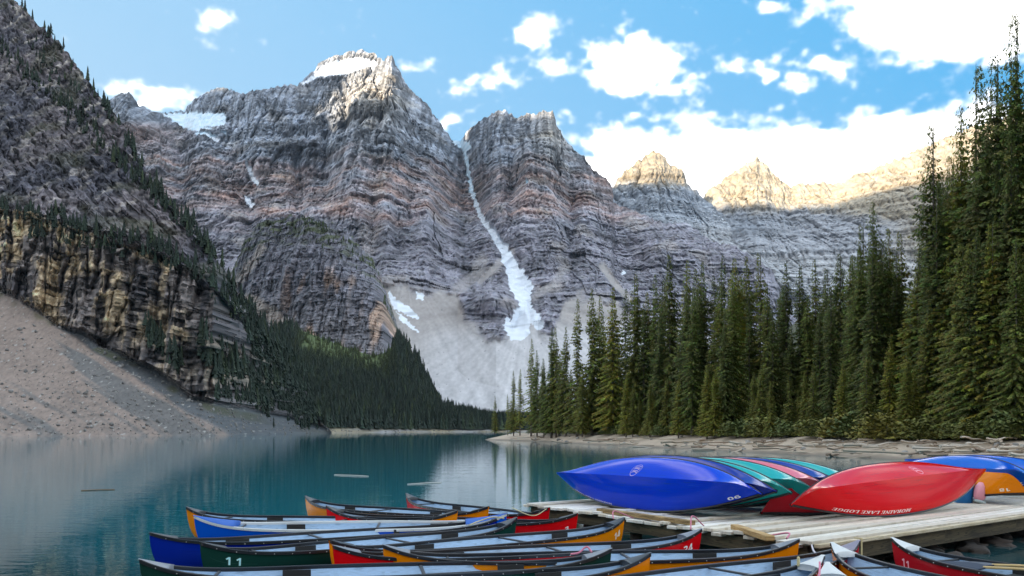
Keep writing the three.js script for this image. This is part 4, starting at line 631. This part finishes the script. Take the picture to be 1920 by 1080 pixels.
function deckGeo(S, end, len, puff = 0.02) {
  const pos = [], idx = [], n = 10;
  for (let i = 0; i <= n; i++) { const t = end * (1 - len * (1 - i / n)), q = S.at(t); for (let j = -3; j <= 3; j++) { const a = j / 3; pos.push(q.x + end * 0.012 * (i === n ? 1 : 0), q.hg + 0.014 + puff * (1 - a * a) * (1 - (i / n) ** 3), a * (q.b + 0.014)); } }
  for (let i = 0; i < n; i++) for (let j = 0; j < 6; j++) { const a = i * 7 + j, b = a + 7; if (end > 0) idx.push(a, a + 1, b + 1, a, b + 1, b); else idx.push(a, b + 1, a + 1, a, b, b + 1); }
  const b0 = pos.length / 3; for (let j = -3; j <= 3; j++) { const q = S.at(end * (1 - len)), a = j / 3; pos.push(q.x, q.hg - 0.03, a * (q.b + 0.01)); }
  for (let j = 0; j < 6; j++) idx.push(j, j + 1, b0 + j, j + 1, b0 + j + 1, b0 + j);
  const g = new THREE.BufferGeometry(); g.setAttribute('position', new THREE.Float32BufferAttribute(pos, 3)); g.setIndex(idx); g.computeVertexNormals(); return g;
}
const FS = hullShape({}), FI = hullShape({ inset: 0.016, floor: 0.125 }), DS = hullShape({ L: 4.9, B: 0.98, D: 0.36, RISE: 0.1, V: 0.55 }), DI = hullShape({ L: 4.9, B: 0.98, D: 0.36, RISE: 0.1, V: 0.55, inset: 0.016 });
function parts(S, I) {
  const bar = (t, drop, w = 0.04, h = 0.025) => new RoundedBoxGeometry(w, h, S.at(t).b * 2 - 0.03, 1, 0.008).translate(t * S.L / 2, S.at(t).hg - drop, 0);
  const seat = (t) => { const b = S.at(t).b, g = new RoundedBoxGeometry(0.27, 0.03, b * 2 - 0.16, 2, 0.01); g.translate(t * S.L / 2, S.at(t).hg - 0.1, 0); return g; };
  const web = (t) => { const b = S.at(t).b; return [-1, 1].map((s) => new THREE.BoxGeometry(0.3, 0.11, 0.016).translate(t * S.L / 2, S.at(t).hg - 0.075, s * (b * 0.78 - 0.02))); };
  const rod = (t) => [-0.12, 0.12].map((o) => new RoundedBoxGeometry(0.03, 0.03, S.at(t).b * 1.5 - 0.04, 1, 0.006).translate(t * S.L / 2 + o, S.at(t).hg - 0.122, 0));
  const rivets = []; for (const s of [-1, 1]) for (let i = 0; i < 22; i++) { const t = -0.93 + 1.86 * i / 21, q = S.at(t); rivets.push(new THREE.OctahedronGeometry(0.0085).translate(q.x, q.hg - 0.017, s * (q.b + 0.016))); }
  return { hull: shellGeo(S), inner: shellGeo(I, { tmax: 0.985 }), rails: [-1, 1].map((s) => railGeo(S, s)), decks: [-1, 1].map((e) => deckGeo(S, e, 0.125)), caps: [-1, 1].map((e) => deckGeo(S, e, 0.27, 0.05)), seats: [-0.38, 0.56].map(seat), frames: [-0.38, 0.56].map(web), rods: [-0.38, 0.56].map(rod), yoke: bar(0.16, 0.03), thwart: bar(-0.7, 0.03, 0.03), rivets: mergeGeometries(rivets) };
}
const FP = parts(FS, FI), DP = parts(DS, DI);
const scratch = noiseTex(256, (u, v) => tileN(u, v, 1.5, 14, 2) + 0.5 * tileN(u, v, 6, 30, 6), [3, 1]);
const INKS = { white: '#f4f1ea', pink: '#f3b7c4', cyan: '#bfe9ea', cream: '#f2e3d0' };
// colours and lettering of a hull; words: [text, along 0..1, side, height in m, drop from the gunwale in m, ink]
function hullMat(rgb, words = [], emblem) {
  const W = 1024, H = 512, c = document.createElement('canvas'); c.width = W; c.height = H; const g = c.getContext('2d'), col = new THREE.Color().setRGB(...rgb); g.fillStyle = '#' + col.getHexString(); g.fillRect(0, 0, W, H);
  const r = rng(Math.floor(rgb[0] * 9999 + words.length * 77 + 5));
  for (let i = 0; i < 240; i++) { g.strokeStyle = `rgba(${r() < 0.45 ? '255,255,255' : '0,0,0'},${0.05 + r() * 0.1})`; g.lineWidth = 0.5 + r() * 1.4; const x = r() * W, y = r() * H; g.beginPath(); g.moveTo(x, y); g.lineTo(x + (r() - 0.5) * 220, y + (r() - 0.5) * 10); g.stroke(); }
  for (const side of [0, 1]) { g.fillStyle = 'rgba(90,85,70,0.10)'; for (let i = 0; i < 40; i++) g.fillRect(r() * W, H / 2 + (side ? 1 : -1) * (r() * 60), 20 + r() * 80, 2 + r() * 4); }
  const perM = H / 1.45;                            // canvas pixels per metre around the girth, 205 along it
  for (const [text, u, side, size, drop, ink, serif] of words) {
    g.save(); g.translate(u * W, side > 0 ? drop * perM : H - drop * perM); if (side < 0) g.rotate(Math.PI); g.scale(205 / perM, 1); g.fillStyle = INKS[ink ?? 'white']; g.textAlign = 'center'; g.textBaseline = 'middle';
    g.font = serif ? `italic bold ${size * perM * 1.25}px serif` : `bold ${size * perM * 1.3}px sans-serif`; g.fillText(text, 0, 0); g.restore();
  }
  if (emblem) { const [u, v, s] = emblem; g.save(); g.translate(u * W, v * H); g.scale(205 / perM, 1); g.strokeStyle = 'rgba(245,190,200,0.75)'; g.lineWidth = 3.5; g.beginPath(); g.ellipse(0, 0, s * perM, s * perM, 0, 0, 7); g.stroke(); g.lineWidth = 5; for (let i = 0; i < 5; i++) { g.beginPath(); g.moveTo(-s * perM * 0.7, (i - 2) * s * perM * 0.28); g.quadraticCurveTo(0, (i - 2) * s * perM * 0.28 - 12 + 9 * (i % 2), s * perM * 0.7, (i - 2) * s * perM * 0.28 + 3); g.stroke(); } g.restore(); }
  const t = new THREE.CanvasTexture(c); t.colorSpace = THREE.SRGBColorSpace; t.anisotropy = 8;
  return new THREE.MeshPhysicalMaterial({ map: t, roughness: 0.1, bumpMap: scratch, bumpScale: 0.0006, specularIntensity: 0.28 });
}
const PAINT = { green: [0.008, 0.04, 0.03], blue: [0.002, 0.018, 0.26], royal: [0.002, 0.085, 0.52], orange: [0.78, 0.22, 0.003], red: [0.68, 0.004, 0.008], dark_red: [0.45, 0.012, 0.022], teal: [0.012, 0.36, 0.34], pink: [0.72, 0.16, 0.2], sky: [0.01, 0.15, 0.5] };
const innerTex = (() => { const c = document.createElement('canvas'); c.width = c.height = 256; const g = c.getContext('2d'), im = g.createImageData(256, 256); for (let i = 0; i < 65536; i++) { const x = i % 256, y = i >> 8, k = 1 + 0.06 * noise(x / 14, y / 5, 3) + 0.05 * noise(x / 2.5, y / 2.5, 6) - 0.1 * smooth(0.2, 0.5, noise(x / 30, y / 9, 4)); im.data.set([168 * k, 192 * k, 214 * k, 255], i * 4); } g.putImageData(im, 0, 0); const t = new THREE.CanvasTexture(c); t.colorSpace = THREE.SRGBColorSpace; t.wrapS = t.wrapT = THREE.RepeatWrapping; t.repeat.set(4, 2); return t; })();
const innerMat = new THREE.MeshStandardMaterial({ map: innerTex, roughness: 0.55 }), railMat = std(0.012, 0.013, 0.016, 0.32), paleRail = std(0.62, 0.62, 0.6, 0.45), deckMat = std(0.03, 0.032, 0.036, 0.4), deckGrey = std(0.2, 0.21, 0.235, 0.4), webMat = new THREE.MeshStandardMaterial({ color: new THREE.Color().setRGB(0.02, 0.019, 0.018), roughness: 0.8, bumpMap: noiseTex(64, (u, v) => tileN(u, v, 6, 6, 4)), bumpScale: 0.003 }), woodMat = std(0.55, 0.38, 0.16, 0.6), rivetMat = std(0.45, 0.44, 0.42, 0.35, { metalness: 0.8 }), capBlue = std(0.012, 0.1, 0.42, 0.6);
const plain = {}; const paint = (name) => (plain[name] ??= hullMat(PAINT[name]));
function canoe(P, mat, label, group, { rail = railMat, deck = deckMat, caps = false, floating = true, rivets = true } = {}) {
  const t = top('canoe', label, 'canoe', group);
  part('hull', P.hull, mat, t); part('interior', P.inner, innerMat, t);
  for (const g of P.rails) part('gunwale', g, rail, t);
  for (const g of caps ? P.caps : P.decks) part('deck_plate', g, deck, t);
  P.seats.forEach((g, i) => { const s = part('seat', g, webMat, t); for (const h of P.frames[i]) part('seat_hanger', h, webMat, s); for (const h of P.rods[i]) part('seat_rail', h, woodMat, s); });
  part('yoke', P.yoke, deckMat, t); part('thwart', P.thwart, deckMat, t);
  if (rivets) { const m = part('rivets', P.rivets, rivetMat, t); m.userData.kind = 'stuff'; }
  return t;
}
const TIP = 0.52, tipAt = ([px, py]) => { const d = F * (EYE - TIP) / (py - HZ); return [(px - 960) / F * d, -d]; };
function afloat(a, b, mat, label, o = {}) {          // a: left or far tip, b: the other one; pixels of the photograph, or [x, z] in metres
  const A = a.length === 3 ? a : tipAt(a), Bq = b.length === 3 ? b : tipAt(b), dx = Bq[0] - A[0], dz = Bq[1] - A[1], len = Math.hypot(dx, dz);
  const t = canoe(FP, mat, label, null, o), s = clamp(len / 5, 0.9, 1.1); t.position.set((A[0] + Bq[0]) / 2, -0.09, (A[1] + Bq[1]) / 2); t.rotation.set(o.roll ?? 0, Math.atan2(-dz, dx), 0, 'YZX'); t.scale.set(s * (o.flip ? -1 : 1), 1, 1); if (o.flip) { t.scale.x = s; t.rotation.y += Math.PI; }
  return t;
}
afloat([262, 1048], [1146, 1028], hullMat(PAINT.green, [['0', 0.055, 1, 0.16, 0.19, 'white']]), 'dark green canoe nearest the viewer, running from the left edge of the row', { deck: deckGrey });
afloat([375, 1016], [968, 970], hullMat(PAINT.green, [['1 1', 0.075, 1, 0.115, 0.14, 'cyan']]), 'dark green canoe with the white number 11 on its left end');
afloat([280, 998], [950, 961], paint('blue'), 'dark blue canoe whose left end sticks out furthest into the lake', { flip: true });
afloat([365, 966], [950, 962], hullMat(PAINT.royal, [['MC', 0.955, 1, 0.08, 0.14, 'pink']]), 'blue canoe with pale gunwales and bright blue end covers', { rail: paleRail, deck: capBlue, caps: true, roll: 0.05 });
afloat([350, 950], [858, 957], paint('orange'), 'orange canoe moored behind the one with bright blue end covers');
afloat([612, 948], [1083, 962], hullMat(PAINT.red, [['MORAINE LAKE LODGE', 0.82, 1, 0.06, 0.24, 'white', 1], ['3', 0.965, 1, 0.1, 0.2, 'white']]), 'bright red canoe with white lettering low on its right end');
afloat([576, 930], [912, 949], paint('orange'), 'orange canoe behind the bright red one with a dark seat near its left end', { flip: true });
afloat([765, 925], [1025, 951], paint('red'), 'red canoe furthest away, its right end touching the tip of the dock');
afloat([617, 1012], [1170, 970], hullMat(PAINT.orange, [['14', 0.955, 1, 0.13, 0.17, 'cream']]), 'orange canoe with the number 14 on its right end', { flip: false });
afloat([624, 1022], [1315, 991], hullMat(PAINT.red, [['34', 0.945, 1, 0.13, 0.16, 'white']]), 'deep red canoe with the number 34 on its right end', { deck: deckGrey });
afloat([718, 1021], [1498, 1010], paint('orange'), 'long orange canoe just in front of the deep red numbered one', { deck: deckGrey });
afloat([-3.2, -8.0, 0], [...tipAt([1219, 1036]), 0], hullMat(PAINT.orange, [['06', 0.93, 1, 0.12, 0.25, 'white']]), 'orange canoe whose right tip lies over the long orange one', { flip: false });
afloat([0.02, -8.0, 0], [...tipAt([1610, 1013]), 0], paint('dark_red'), 'canoe with a purplish bow plate tucked under the corner of the dock', { deck: std(0.2, 0.17, 0.22, 0.4), rail: railMat });
const toggled = afloat([-0.55, -6.43, 0], [...tipAt([1543, 1041]), 0], paint('dark_red'), 'dark canoe with a pale bow plate and a yellow toggle at its right tip', { deck: paleRail });
afloat([2.35, -4.3, 0], [...tipAt([1551, 1054]), 0], paint('green'), 'canoe pointing at the viewer with a pink cord on its pale bow plate', { deck: paleRail });
afloat([...tipAt([1560, 1017]), 0], [4.75, -5.7, 0], hullMat(PAINT.orange, [['11', 0.05, 1, 0.12, 0.18, 'cream']]), 'orange canoe right of the dock corner with pale gunwales', { rail: railMat, deck: paleRail });
afloat([...tipAt([1673, 1008]), 0], [6.9, -6.6, 0], hullMat(PAINT.dark_red, [['11', 0.06, 1, 0.12, 0.18, 'pink']]), 'red canoe in the lower right corner with two paddles inside', { deck: paleRail });
function beached(p, mat, label, o = {}) {
  const [x, z, yaw, roll, pitch, lift] = p, t = canoe(DP, mat, label, null, { ...o, rivets: false });
  t.rotation.set(roll * Math.PI / 180, yaw * Math.PI / 180, pitch * Math.PI / 180, 'YZX'); t.updateMatrix();
  let low = 1e9; const v = new THREE.Vector3(), P = DP.hull.attributes.position; for (let i = 0; i < P.count; i++) low = Math.min(low, v.fromBufferAttribute(P, i).applyMatrix4(t.matrix).y);
  t.position.set(x, DOCK_Y - low + 0.012 + (lift ?? 0), z); return t;
}
const B0 = [2.1, -15.4, -55.8, -113.9, 0.2, 0], aside = (k, roll, yaw = 0, lift = 0) => [B0[0] + 0.827 * k, B0[1] - 0.562 * k, B0[2] + yaw, roll, 0.2, lift];
beached(B0, hullMat(PAINT.royal.map((v, i) => [0.001, 0.04, 0.56][i]), [['90', 0.925, -1, 0.16, 0.2, 'white'], ['MORAINE LAKE LODGE', 0.24, -1, 0.085, 0.14, 'cream', 1]], [0.49, 0.42, 0.11]), 'shiny blue upturned canoe at the left end of the stack, numbered 90');
beached(aside(0.33, -108), hullMat(PAINT.blue, [['0', 0.95, -1, 0.12, 0.16, 'white']]), 'darker blue upturned canoe half hidden behind the shiny blue one');
beached(aside(0.72, -116), paint('teal'), 'teal upturned canoe leaning right behind the two blue ones'); beached(aside(1.28, -117, 2), paint('teal'), 'second teal upturned canoe in the leaning stack, beside the pink one');
beached(aside(1.72, -118, 3), paint('pink'), 'pink upturned canoe of which only a strip shows'); beached(aside(2.15, -118, 4), paint('blue'), 'blue upturned canoe between the pink one and the last teal one'); beached(aside(2.7, -120, 6), paint('teal'), 'last teal upturned canoe, low behind the blue and pink ones');
beached([6.57, -14.63, 31.6, -125.6, 2.7, 0], hullMat(PAINT.red, [['MORAINE LAKE LODGE', 0.31, -1, 0.12, 0.18, 'white', 1]], [0.58, 0.41, 0.1]), 'big bright red upturned canoe with white lettering along its rim');
beached([6.2, -15.5, 33, -148, 4, 0], paint('dark_red'), 'darker red upturned canoe under the left end of the lettered red one');
beached([8.75, -18.6, -79, -150, 1.2, 0.01], hullMat(PAINT.orange, [['18', 0.93, -1, 0.15, 0.2, 'cream']]), 'orange upturned canoe with the number 18 behind the lettered red one');
beached([9.2, -19.0, -82, -124, 0.8, 0.01], hullMat(PAINT.royal, [['12', 0.95, -1, 0.15, 0.2, 'white']]), 'blue upturned canoe numbered 12 behind the orange one'); beached([10.15, -19.4, -74, -128, -2, 0.02], paint('royal'), 'blue upturned canoe furthest to the back at the right edge');

// ───────────────────────── small things ─────────────────────────
function tube(pts, rad, seg = 24) { return new THREE.TubeGeometry(new THREE.CatmullRomCurve3(pts.map((p) => new THREE.Vector3(...p))), seg, rad, 6); }
function rope(pts, rad, mat, label) { return top('rope', label, 'rope', null, null, mesh(tube(pts, rad), mat)); }
const pinkR = std(0.62, 0.2, 0.28, 0.8), yellowR = std(0.6, 0.5, 0.26, 0.8);
const tip = (p, h = 0.54, dx = 0, dz = 0) => { const [x, z] = tipAt(p); return [x + dx, h, z + dz]; };
rope([tip([1150, 974], 0.53), tip([1152, 972], 0.62, 0, -0.1), tip([1180, 969], 0.47, 0.1, -0.3)], 0.009, pinkR, 'pink cord tied to the bow of the orange canoe numbered 14');
rope([tip([1295, 994], 0.53), tip([1298, 990], 0.68, 0, -0.02), tip([1312, 986], 0.5, 0.1, -0.2)], 0.009, pinkR, 'pink cord tied to the bow of the red canoe numbered 34');
rope([tip([1475, 1013], 0.54), tip([1480, 1009], 0.58, 0, 0), tip([1452, 1003], 0.5, 0, -0.15)], 0.011, pinkR, 'pink cord tied to the bow of the long orange canoe');
rope([tip([1110, 1034], 0.51), tip([1100, 1032], 0.56), tip([1085, 1033], 0.5), tip([1070, 1034], 0.49)], 0.011, pinkR, 'red cord on the bow of the nearest dark green canoe');
rope([tip([1530, 1043], 0.55), tip([1528, 1030], 0.5, 0, -0.05), tip([1522, 1016], 0.48, 0, 0)], 0.01, std(0.6, 0.55, 0.58, 0.8), 'pale rope running from a bow plate up to the dock corner');
rope([tip([1537, 1062], 0.56), tip([1537, 1070], 0.54), tip([1536, 1078], 0.5)], 0.011, pinkR, 'pink cord hanging on the pale bow plate pointing at the viewer');
rope([tip([880, 972], 0.42), tip([900, 968], 0.45), tip([925, 967], 0.5), tip([945, 966], 0.47)], 0.01, yellowR, 'pale yellow rope in front of the right blue end cover');
rope([tip([1025, 952], 0.5), tip([1000, 960], 0.46), tip([960, 950], 0.5)], 0.008, yellowR, 'thin yellow line at the right end of the furthest red canoe');
// paddles: shaft, grip, blade
function paddle(from, to, label, blade, roll = 0.3) {
  const t = top('paddle', label, 'paddle'), a = new THREE.Vector3(...from), b = new THREE.Vector3(...to), L = a.distanceTo(b);
  part('shaft', new THREE.CylinderGeometry(0.016, 0.016, L * 0.66, 8).translate(0, L * 0.33, 0), woodMat, t); part('grip', new RoundedBoxGeometry(0.09, 0.06, 0.03, 2, 0.012), woodMat, t);
  const sh = new THREE.Shape(); sh.moveTo(-0.02, 0); sh.bezierCurveTo(-0.1, 0.1, -0.105, 0.35, -0.07, 0.5); sh.quadraticCurveTo(0, 0.54, 0.07, 0.5); sh.bezierCurveTo(0.105, 0.35, 0.1, 0.1, 0.02, 0); part('blade', new THREE.ExtrudeGeometry(sh, { depth: 0.008, bevelEnabled: true, bevelSize: 0.004, bevelThickness: 0.004, bevelSegments: 2 }).translate(0, L * 0.64, -0.004), blade, t);
  t.position.copy(a); t.quaternion.setFromUnitVectors(new THREE.Vector3(0, 1, 0), b.clone().sub(a).normalize()).multiply(new THREE.Quaternion().setFromAxisAngle(new THREE.Vector3(0, 1, 0), roll)); return t;
}
{
  { const g = part('toggle', new THREE.CapsuleGeometry(0.016, 0.075, 4, 8), yellowR, toggled), [tx, tz] = tipAt([1497, 1044]); toggled.updateMatrixWorld(); g.position.copy(toggled.worldToLocal(new THREE.Vector3(tx, 0.47, tz))); }
  const dark = std(0.02, 0.024, 0.045, 0.4);
  paddle([5.8, 0.38, -9.3], [4.98, 0.3, -10.2], 'dark bladed wooden paddle lying in the lower right red canoe, nearer its left side', dark); paddle([5.95, 0.4, -9.4], [5.12, 0.31, -10.28], 'dark bladed wooden paddle lying in the lower right red canoe, nearer its right side', dark, 0.6);
}
for (const [a, b, w, label] of [[[152, 920.5], [215, 918.5], 0.016, 'brown stick floating alone in the water at the left'], [[627, 891], [691, 893.5], 0.02, 'pale stick floating in the middle of the teal water'], [[764, 908.5], [827, 905.5], 0.016, 'pale stick floating just beyond the furthest red canoe']]) {
  const p = [a, b].map(([x, y]) => { const d = F * EYE / (y - HZ); return [(x - 960) / F * d, 0.012, -d]; }), m = p[0].map((v, i) => (v + p[1][i]) / 2); m[1] += 0.008;
  top('floating_stick', label, 'stick', null, null, mesh(tube([p[0], m, p[1]], w, 10), a[0] < 300 ? std(0.2, 0.12, 0.07, 0.9) : std(0.55, 0.5, 0.45, 0.9)));
}
{ // the float and the tub beside the upturned canoes
  const buoy = top('float_buoy', 'pink plastic float standing behind the right tip of the lettered red canoe', 'float'); part('body', new THREE.LatheGeometry([[0, 0], [0.1, 0.02], [0.16, 0.12], [0.185, 0.28], [0.17, 0.44], [0.1, 0.55], [0, 0.58]].map(([x, y]) => new THREE.Vector2(x, y)), 20), std(0.75, 0.3, 0.36, 0.4), buoy); part('foot', new THREE.SphereGeometry(0.12, 14, 8).scale(1.5, 0.5, 1).translate(0.02, 0.0, 0.06), std(0.4, 0.47, 0.46, 0.5), buoy); const d = 17.0; buoy.position.set((1834 - 960) / F * d, DOCK_Y + 0.04, -d); buoy.rotation.z = -0.25; buoy.scale.setScalar(0.66);
  const tub = top('tub', 'bright blue plastic tub beside the pink float', 'tub', null, null, mesh(new THREE.LatheGeometry([[0, 0], [0.16, 0], [0.19, 0.36], [0.205, 0.37], [0.205, 0.4], [0.18, 0.4], [0.15, 0.03], [0, 0.03]].map(([x, y]) => new THREE.Vector2(x, y)), 24), std(0.01, 0.16, 0.42, 0.4))); tub.position.set((1806 - 960) / F * 17.2, DOCK_Y + 0.002, -17.2);
}
renderer.render(scene, camera);
